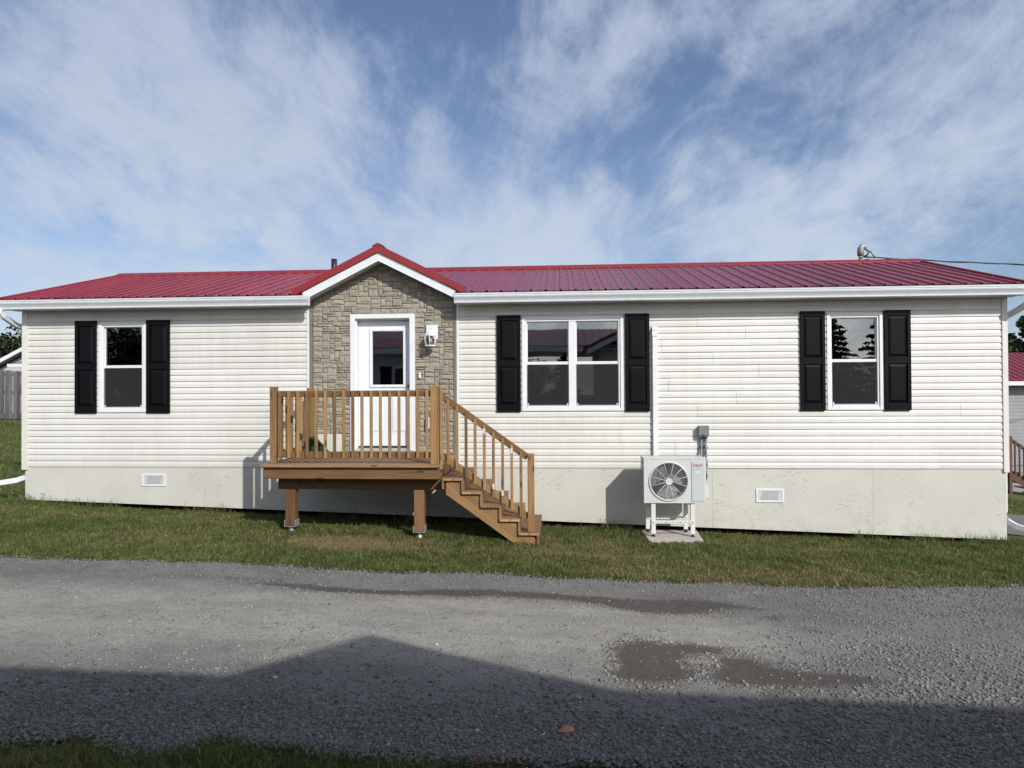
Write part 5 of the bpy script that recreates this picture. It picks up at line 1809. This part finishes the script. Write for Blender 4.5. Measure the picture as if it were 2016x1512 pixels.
# ------------------------------------------------------------------ trees
def tree(name, x, y, h, spread, style, label, seed, group=None, z=None, leaves=5200, trunk_vis=0.18):
    r = np.random.default_rng(seed)
    z0 = float(gz(x, y)) if z is None else z
    t = thing(name, label, 'tree', (x, y, z0), group)
    m = MB()
    m.tube([(x, y, z0 - 0.2), (x + 0.02 * h * r.normal(0, 0.3), y, z0 + h * 0.4), (x + 0.02 * h * r.normal(0, 0.5), y, z0 + h * (0.96 if style == 'fir' else 0.75))], [0.024 * h, 0.017 * h, 0.004 * h], 9)
    P, A, Sz = [], [], []
    if style == 'fir':
        n_wh = int(10 + h * 1.3)
        for k in range(n_wh):
            u = k / (n_wh - 1)
            zz = z0 + h * (trunk_vis + (0.985 - trunk_vis) * u)
            L = spread * (1 - u) ** 0.85 * r.uniform(0.75, 1.15) + 0.10
            nb = int(5 + 4 * (1 - u))
            a0 = r.uniform(0, 6.28)
            for j in range(nb):
                if r.random() < 0.10:
                    continue
                a = a0 + 6.28 * j / nb + r.normal(0, 0.2)
                Lj = L * r.uniform(0.65, 1.12)
                dirv = np.array([math.cos(a), math.sin(a), -0.16 + 0.35 * u])
                tip = np.array([x, y, zz]) + dirv * Lj
                if k % 2 == 0:
                    m.tube([(x, y, zz), tuple(np.array([x, y, zz]) + dirv * Lj * 0.9)], [0.006 * h * (1 - u) + 0.008, 0.004], 4, False)
                c = max(3, int(leaves / (n_wh * nb) * (0.5 + 1.2 * (1 - u))))
                s = r.uniform(0.12, 1.0, c) ** 0.8
                pos = np.array([x, y, zz]) + dirv * (s * Lj)[:, None]
                pos += r.normal(0, 1, (c, 3)) * np.array([0.10, 0.10, 0.05]) * (Lj * 0.55 * (1.1 - s) + 0.12)[:, None]
                pos[:, 2] -= 0.07 * Lj * s * r.random(c)
                P.append(pos)
                Sz.append(r.uniform(0.6, 1.25, c) * (0.10 + 0.016 * h))
    else:
        ncl = 34
        C = r.normal(0, 1, (ncl, 3))
        C /= np.linalg.norm(C, axis=1)[:, None]
        C *= (r.uniform(0.15, 1, (ncl, 1)) ** 0.45)
        ctr = np.array([x, y, z0 + h * 0.60])
        sc = np.array([spread, spread, h * 0.40])
        C = ctr + C * sc * 0.82
        for c in C:
            m.tube([(x, y, z0 + h * 0.30), tuple((np.array([x, y, z0 + h * 0.45]) + c) / 2), tuple(c)], [0.010 * h, 0.006 * h, 0.002 * h], 5, False)
            k = leaves // ncl
            rad = spread * r.uniform(0.22, 0.46)
            g = r.normal(0, 1, (k, 3))
            g /= np.linalg.norm(g, axis=1)[:, None]
            P.append(c + g * rad * (r.random((k, 1)) ** 0.4) * np.array([1, 1, 0.75]))
            Sz.append(r.uniform(0.6, 1.2, k) * (0.026 if style == 'dark' else 0.018) * h)
    m.build('trunk', 'bark', t)
    P = np.concatenate(P)
    Sz = np.concatenate(Sz)
    n = len(P)
    nr = r.normal(0, 1, (n, 3))
    nr[:, 2] = np.abs(nr[:, 2]) + 0.3
    nr /= np.linalg.norm(nr, axis=1)[:, None]
    a = np.cross(nr, r.normal(0, 1, (n, 3)))
    a /= np.linalg.norm(a, axis=1)[:, None]
    b = np.cross(nr, a)
    asp = 0.42 if style == 'fir' else 0.6
    V = np.stack([P - a * Sz[:, None], P + b * (Sz * asp)[:, None], P + a * Sz[:, None], P - b * (Sz * asp)[:, None]], 1).reshape(-1, 3)
    F = np.arange(n * 4)
    base = {'fir': np.array([0.026, 0.046, 0.022]), 'leaf': np.array([0.050, 0.082, 0.026]), 'dark': np.array([0.030, 0.052, 0.018])}[style]
    tint = base * r.uniform(0.55, 1.5, (n, 1)) * np.array([1, 1, 1])
    me = fast_mesh('crown', V, F, 4, 'leaf', np.repeat(tint, 4, 0))
    o = link('crown', me, None)
    adopt(o, t)
    return t


# ------------------------------------------------------------------ surroundings
def lap_wall(x0, x1, z0, z1, y, step=0.115, d=0.012, facing=-1):
    """lapped boards as one mesh, for walls too far off to pick the boards apart"""
    m = MB()
    z = z0
    while z < z1 - 0.01:
        zt = min(z + step, z1)
        m.prism([(y, z), (y + facing * d, z), (y + facing * 0.002, zt), (y, zt)], 'x', x0, x1)
        z += step
    return m


def build_right_house():
    x0, x1, y0 = 12.4, 27.0, 12.4
    zg = -1.38
    h = thing('red_roof_house', 'neighbouring pale house with red metal roof beyond the right corner', 'house', (x0 + 6, y0, zg))
    ze = zg + 3.66
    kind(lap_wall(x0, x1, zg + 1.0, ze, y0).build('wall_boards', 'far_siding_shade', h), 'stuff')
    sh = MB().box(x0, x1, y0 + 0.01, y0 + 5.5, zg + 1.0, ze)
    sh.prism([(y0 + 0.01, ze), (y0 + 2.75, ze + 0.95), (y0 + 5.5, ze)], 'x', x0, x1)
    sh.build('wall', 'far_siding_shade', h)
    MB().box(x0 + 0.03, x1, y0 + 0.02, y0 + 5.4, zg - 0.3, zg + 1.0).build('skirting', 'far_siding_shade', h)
    rf = MB().prism([(y0 - 0.30, ze + 0.05), (y0 + 2.75, ze + 1.12), (y0 + 5.8, ze + 0.05), (y0 + 5.8, ze - 0.02), (y0 + 2.75, ze + 1.05), (y0 - 0.30, ze - 0.02)], 'x', x0 - 0.2, x1 + 0.2).build('roof', 'red_roof', h)
    w = 0.914
    L = math.hypot(3.05, 1.07)
    me = roof_panel_mesh(w, L)
    for k in range(14):
        o = link('roof_panel', me, 'red_roof')
        o.matrix_basis = Matrix.Translation((x0 - 0.2 + k * w, y0 - 0.32, ze + 0.062)) @ Matrix.Rotation(math.atan2(1.07, 3.05), 4, 'X')
        adopt(o, rf)
    MB().box(x0 - 0.2, x1 + 0.2, y0 - 0.42, y0 - 0.31, ze - 0.07, ze + 0.06).build('gutter', 'white_metal', h)
    MB().box(x0 - 0.05, x0 + 0.06, y0 - 0.03, y0 + 0.005, zg + 1.0, ze).build('corner_post', 'trim_cream', h)
    for a in (19.5, 23.5):
        f = MB().box(a, a + 1.3, y0 - 0.05, y0 - 0.001, zg + 1.9, zg + 3.4).build('window', 'white_vinyl', h)
        MB().box(a + 0.08, a + 0.61, y0 - 0.058, y0 - 0.052, zg + 2.0, zg + 3.3).build('pane', 'dark_glass', f)
        MB().box(a + 0.69, a + 1.22, y0 - 0.058, y0 - 0.052, zg + 2.0, zg + 3.3).build('pane', 'dark_glass', f)
    # its porch stairs
    s = thing('porch_stairs', 'dark brown wooden porch stairs beside the house with red roof', 'stairs', (14.5, y0 - 0.8, zg))
    ys = y0 - 1.5
    for k in range(6):
        zt = zg + 1.08 - 0.185 * k
        xx = 13.68 + 0.26 * k
        board('tread', s, xx, xx + 0.28, ys, ys + 1.2, zt - 0.18, zt - 0.145, 'dark_wood')
        board('baluster', s, xx + 0.05, xx + 0.09, ys - 0.04, ys - 0.001, zt - 0.16, zt + 0.80, 'dark_wood')
        board('baluster', s, xx + 0.18, xx + 0.22, ys - 0.04, ys - 0.001, zt - 0.24, zt + 0.72, 'dark_wood')
    slope_plank('hand_rail', s, (13.63, ys + 0.02, zg + 1.95), (15.38, ys + 0.02, zg + 0.72), 0.04, 0.10, 'dark_wood')
    slope_plank('stringer', s, (13.58, ys + 0.03, zg + 0.90), (15.33, ys + 0.03, zg - 0.02), 0.04, 0.26, 'dark_wood')
    board('newel_post', s, 13.57, 13.66, ys - 0.04, ys + 0.05, zg, zg + 2.05, 'dark_wood')
    # gravel lane between
    xs = np.linspace(7.4, 40, 60)
    ys_ = np.linspace(0.9, 4.2, 10)
    X, Y = np.meshgrid(xs, ys_)
    Y = Y + 0.12 * (X - 7)
    me = fast_mesh('gravel_lane', np.stack([X, Y, gz(X, Y) + 0.012], -1).reshape(-1, 3), (lambda i: np.stack([i[:-1, :-1], i[:-1, 1:], i[1:, 1:], i[1:, :-1]], -1).ravel())(np.arange(X.size).reshape(X.shape)), 4, 'gravel', smooth=True)
    kind(link('gravel_lane', me, None), 'structure')


def build_left_side():
    # weathered board fence
    y0 = 11.8
    zb = float(gz(-18.0, y0))
    f = thing('board_fence', 'weathered grey upright board fence beyond the left lawn', 'fence', (-22, y0, zb))
    rr = random.Random(5)
    for k in range(82):
        x = -28.0 + k * 0.150
        off = 0.012 * (k % 2)
        g = float(gz(x, y0))
        hgt = 1.80 + rr.uniform(-0.03, 0.02)
        board('fence_board', f, x, x + 0.138 - rr.uniform(0, 0.008), y0 - 0.075 + off, y0 - 0.057 + off, g + 0.10, g + hgt, 'fence_grey', 0.003)
    for zz in (0.22, 1.0, 1.62):
        for seg in range(4):
            xa = -28.0 + seg * 3.11
            board('fence_rail', f, xa, xa + 3.09, y0 - 0.048, y0 + 0.018, float(gz(xa + 1.5, y0)) + zz, float(gz(xa + 1.5, y0)) + zz + 0.085, 'fence_grey', 0.003)
    for k in range(5):
        x = -28.0 + k * 3.1
        g = float(gz(x, y0))
        board('fence_post', f, x + 0.142, x + 0.166, y0 - 0.047, y0 + 0.05, g - 0.1, g + 1.78, 'fence_grey', 0.003)
    lo = MB()
    for k in range(74):
        x = -28.0 + k * 0.166
        g = float(gz(x, y0))
        lo.box(x, x + 0.13, y0 - 0.02, y0 - 0.005, g - 0.1, g + 0.115)
    kind(lo.build('kick_boards', 'fence_grey', f), 'stuff')
    # house behind the fence
    y1 = 20.0
    z0 = 1.05
    h = thing('grey_roof_house', 'pale house with grey shingle roof peeping over the board fence', 'house', (-25, y1, z0))
    kind(lap_wall(-34, -20.0, z0, z0 + 2.1, y1).build('wall_boards', 'far_siding', h), 'stuff')
    s = MB().box(-34, -20.0, y1 + 0.01, y1 + 7, z0, z0 + 2.1)
    s.prism([(-27.9, z0 + 1.70), (-22.1, z0 + 1.70), (-25.0, z0 + 3.20)], 'y', y1 + 0.005, y1 + 6)
    s.build('wall', 'far_siding', h)
    g = MB()
    for sgn in (-1, 1):
        g.prism([(-25.0, z0 + 3.38), (-25.0 + sgn * 3.1, z0 + 1.82), (-25.0 + sgn * 3.1, z0 + 1.70), (-25.0, z0 + 3.26)], 'y', y1 - 0.4, y1 + 6.5)
    g.build('gable_roof', 'grey_shingle', h)
    g = MB()
    for sgn in (-1, 1):
        g.prism([(-25.0, z0 + 3.42), (-25.0 + sgn * 3.12, z0 + 1.86), (-25.0 + sgn * 3.12, z0 + 1.68), (-25.0, z0 + 3.24)], 'y', y1 - 0.47, y1 - 0.405)
    g.build('bargeboard', 'white_vinyl', h)
    p = MB().prism([(y1 - 1.6, z0 + 2.42), (y1 - 0.48, z0 + 2.82), (y1 - 0.48, z0 + 2.75), (y1 - 1.6, z0 + 2.34)], 'x', -24.75, -19.6)
    p.build('porch_roof', 'grey_shingle', h)
    MB().box(-25.0, -19.5, y1 - 1.66, y1 - 1.601, z0 + 2.30, z0 + 2.43).build('fascia', 'white_vinyl', h)
    for a in (-25.0, -23.3, -21.6):
        w = MB().box(a, a + 0.95, y1 - 0.05, y1 - 0.013, z0 + 0.8, z0 + 2.05).build('window', 'white_vinyl', h)
        MB().box(a + 0.1, a + 0.85, y1 - 0.056, y1 - 0.051, z0 + 0.9, z0 + 1.38).build('pane', 'dark_glass', w)
        MB().box(a + 0.1, a + 0.85, y1 - 0.056, y1 - 0.051, z0 + 1.44, z0 + 1.95).build('pane', 'dark_glass', w)
    board('porch_post', h, -25.60, -25.48, y1 - 1.58, y1 - 1.46, z0, z0 + 2.06, 'white_vinyl')
    MB().box(-20.2, -20.08, y1 - 1.58, y1 - 1.46, z0, z0 + 2.06).build('porch_post', 'white_vinyl', h)


def build_opposite_house():
    """the house across the drive: it shades the gravel and stands mirrored in the windows"""
    ANG = 0.0
    h = thing('facing_house', 'facing red roofed house across the drive, mirrored in the window glass', 'house', (0.0, -10.62, 0.0))
    ob = []

    def add(o):
        ob.append(o)
        return o
    R = Matrix.Translation((0, -10.62, 0)) @ Matrix.Rotation(ANG, 4, 'Z')

    def put(o):
        o.matrix_basis = R
        adopt(o, h)
        return o
    # local frame: x along the eave, y = 0 at the eave, going to -y behind
    ez, rz, ry = 3.56, 4.28, -2.4
    rf = MB().prism([(0.0, ez), (ry, rz), (2 * ry, ez), (2 * ry, ez - 0.10), (ry, rz - 0.10), (0.0, ez - 0.10)], 'x', -10.6, 7.7)
    put(rf.build('roof', 'red_roof', None))
    rb = MB()
    for k in range(80):
        x = -10.6 + k * 0.2286
        rb.prism([(0.0, ez + 0.002), (ry, rz + 0.002), (ry, rz + 0.022), (0.0, ez + 0.022)], 'x', x, x + 0.034)
    kind(put(rb.build('roof_ribs', 'red_roof', None)), 'stuff')
    put(MB().box(-10.6, 0.72, -0.06, 0.03, ez - 0.20, ez - 0.02).build('gutter', 'white_metal', None))
    put(MB().box(3.78, 7.7, -0.06, 0.03, ez - 0.20, ez - 0.02).build('gutter', 'white_metal', None))
    put(MB().box(-10.6, 7.7, -4.6, -0.061, ez - 0.14, ez - 0.11).build('soffit', 'soffit_white', None))
    gx, ga = 2.30, 4.26
    g = MB()
    for s in (-1, 1):
        g.prism([(gx, ga), (gx + s * 1.52, ga - 0.76), (gx + s * 1.52, ga - 0.96), (gx, ga - 0.20)], 'y', -2.2, 0.05)
    put(g.build('gable_roof', 'red_roof', None))
    g = MB()
    for s in (-1, 1):
        g.prism([(gx, ga - 0.12), (gx + s * 1.45, ga - 0.845), (gx + s * 1.45, ga - 1.0), (gx, ga - 0.275)], 'y', 0.051, 0.075)
    put(g.build('fascia', 'white_metal', None))
    wl = MB()
    wl.box(-10.4, -1.45, -0.46, -0.40, 0.6, ez - 0.14).box(-1.45, -1.39, -4.5, -0.40, 0.6, ez - 0.14)
    wl.box(1.30, 7.5, -0.46, -0.40, 0.6, ez - 0.14).box(1.24, 1.30, -4.5, -0.40, 0.6, ez - 0.14)
    wl.prism([(gx - 1.2, ez - 0.14), (gx + 1.2, ez - 0.14), (gx, ga - 0.3)], 'y', -0.46, -0.40)
    wl.box(-10.4, -1.45, -4.5, -4.44, 0.6, ez - 0.14).box(1.30, 7.5, -4.5, -4.44, 0.6, ez - 0.14)
    put(wl.build('wall', 'far_siding', None))
    put(MB().box(-10.4, 7.5, -4.5, -0.42, 0.0 - 0.35, 0.58).build('skirting', 'skirting', None))
    for a, b in ((-8.8, -7.6), (-5.5, -4.3), (5.2, 6.4), (2.0, 2.9)):
        f = put(MB().box(a, b, -0.395, -0.36, 1.5, 3.0).build('window', 'white_vinyl', None))
        o = MB().box(a + 0.08, b - 0.08, -0.358, -0.352, 1.6, 2.9).build('pane', 'dark_glass', None)
        o.matrix_basis = R
        adopt(o, f)
    for a in (-9.25, -7.55, -5.95, -4.25, 4.75, 6.45):
        put(MB().box(a, a + 0.40, -0.395, -0.37, 1.5, 3.0).build('shutter', 'shutter_black', None))
    put(MB().box(0.10, 0.20, -2.2, -2.1, 0.58, ez - 0.14).build('porch_post', 'dark_wood', None))
    put(MB().box(-1.38, 1.23, -4.4, -4.35, 0.6, 1.5).build('porch_rail', 'dark_wood', None))


def build_trees():
    k = 0
    # left of the house, behind the fence
    G1 = 'dark trees behind the board fence at the left'
    for x, y, h, sp, st, lab in ((-50.5, 49, 8.0, 3.6, 'dark', 'broad dark tree at the left edge behind the grey roofed house'),
                                 (-47.6, 50, 7.2, 3.0, 'dark', 'dense dark tree behind the white bargeboard gable at the left'),
                                 (-46.9, 48, 8.0, 1.9, 'fir', 'thin topped conifer beside the left corner of the mobile home'),
                                 (-43.0, 50, 5.8, 3.0, 'dark', 'low dark tree hidden behind the left end of the mobile home'),
                                 (-55.0, 50, 7.0, 4.0, 'dark', 'wide dark tree beyond the left edge behind the fence')):
        k += 1
        tree('broadleaf_tree' if st != 'fir' else 'conifer_tree', x, y, h, sp, st, lab, 100 + k, G1, z=0.9)
    G2 = 'trees behind the red roofed house at the right'
    for x, y, h, sp, st, lab in ((27.3, 29.0, 10.2, 2.5, 'fir', 'tall spiky conifer above the red roof at the right edge'),
                                 (26.0, 28.0, 8.0, 2.6, 'dark', 'dark bushy tree behind the red roof at the right edge'),
                                 (31.0, 30.0, 9.0, 2.8, 'fir', 'conifer standing off to the right of the red roofed house'),
                                 (22.4, 31.0, 6.0, 2.6, 'dark', 'rounded tree hidden behind the right end of the mobile home')):
        k += 1
        tree('broadleaf_tree' if st != 'fir' else 'conifer_tree', x, y, h, sp, st, lab, 100 + k, G2, z=-1.6)
    G3 = 'trees mirrored in the window glass'
    for x, y, h, sp, st, lab in ((-25.4, -29.0, 6.4, 2.6, 'dark', 'leafy dark tree mirrored in the upper pane of the left window'),
                                 (-28.2, -30.0, 6.9, 2.8, 'dark', 'large dark tree mirrored at the left edge of the left window'),
                                 (-23.2, -30.0, 5.4, 2.2, 'dark', 'smaller leafy tree mirrored at the right edge of the left window'),
                                 (17.2, -34.0, 8.4, 2.3, 'fir', 'pointed conifer mirrored at the left edge of the right window'),
                                 (20.5, -34.0, 7.6, 2.2, 'fir', 'layered conifer mirrored at the right edge of the right window'),
                                 (19.2, -40.0, 4.0, 3.0, 'dark', 'low bushes mirrored between the two conifers in the right window'),
                                 (-1.6, -30.0, 4.3, 1.5, 'leaf', 'green bushy tree mirrored in the lower left pane of the twin window'),
                                 (0.2, -34.0, 4.6, 1.2, 'fir', 'small conifer mirrored beside the bush in the twin window')):
        k += 1
        tree('broadleaf_tree' if st != 'fir' else 'conifer_tree', x, y, h, sp, st, lab, 100 + k, G3, z=0.0)


terrain()
build_home()
build_deck()
build_lantern()
build_heat_pump()
build_small()
build_right_house()
build_left_side()
build_opposite_house()
build_trees()
gravel_stones()
grass()
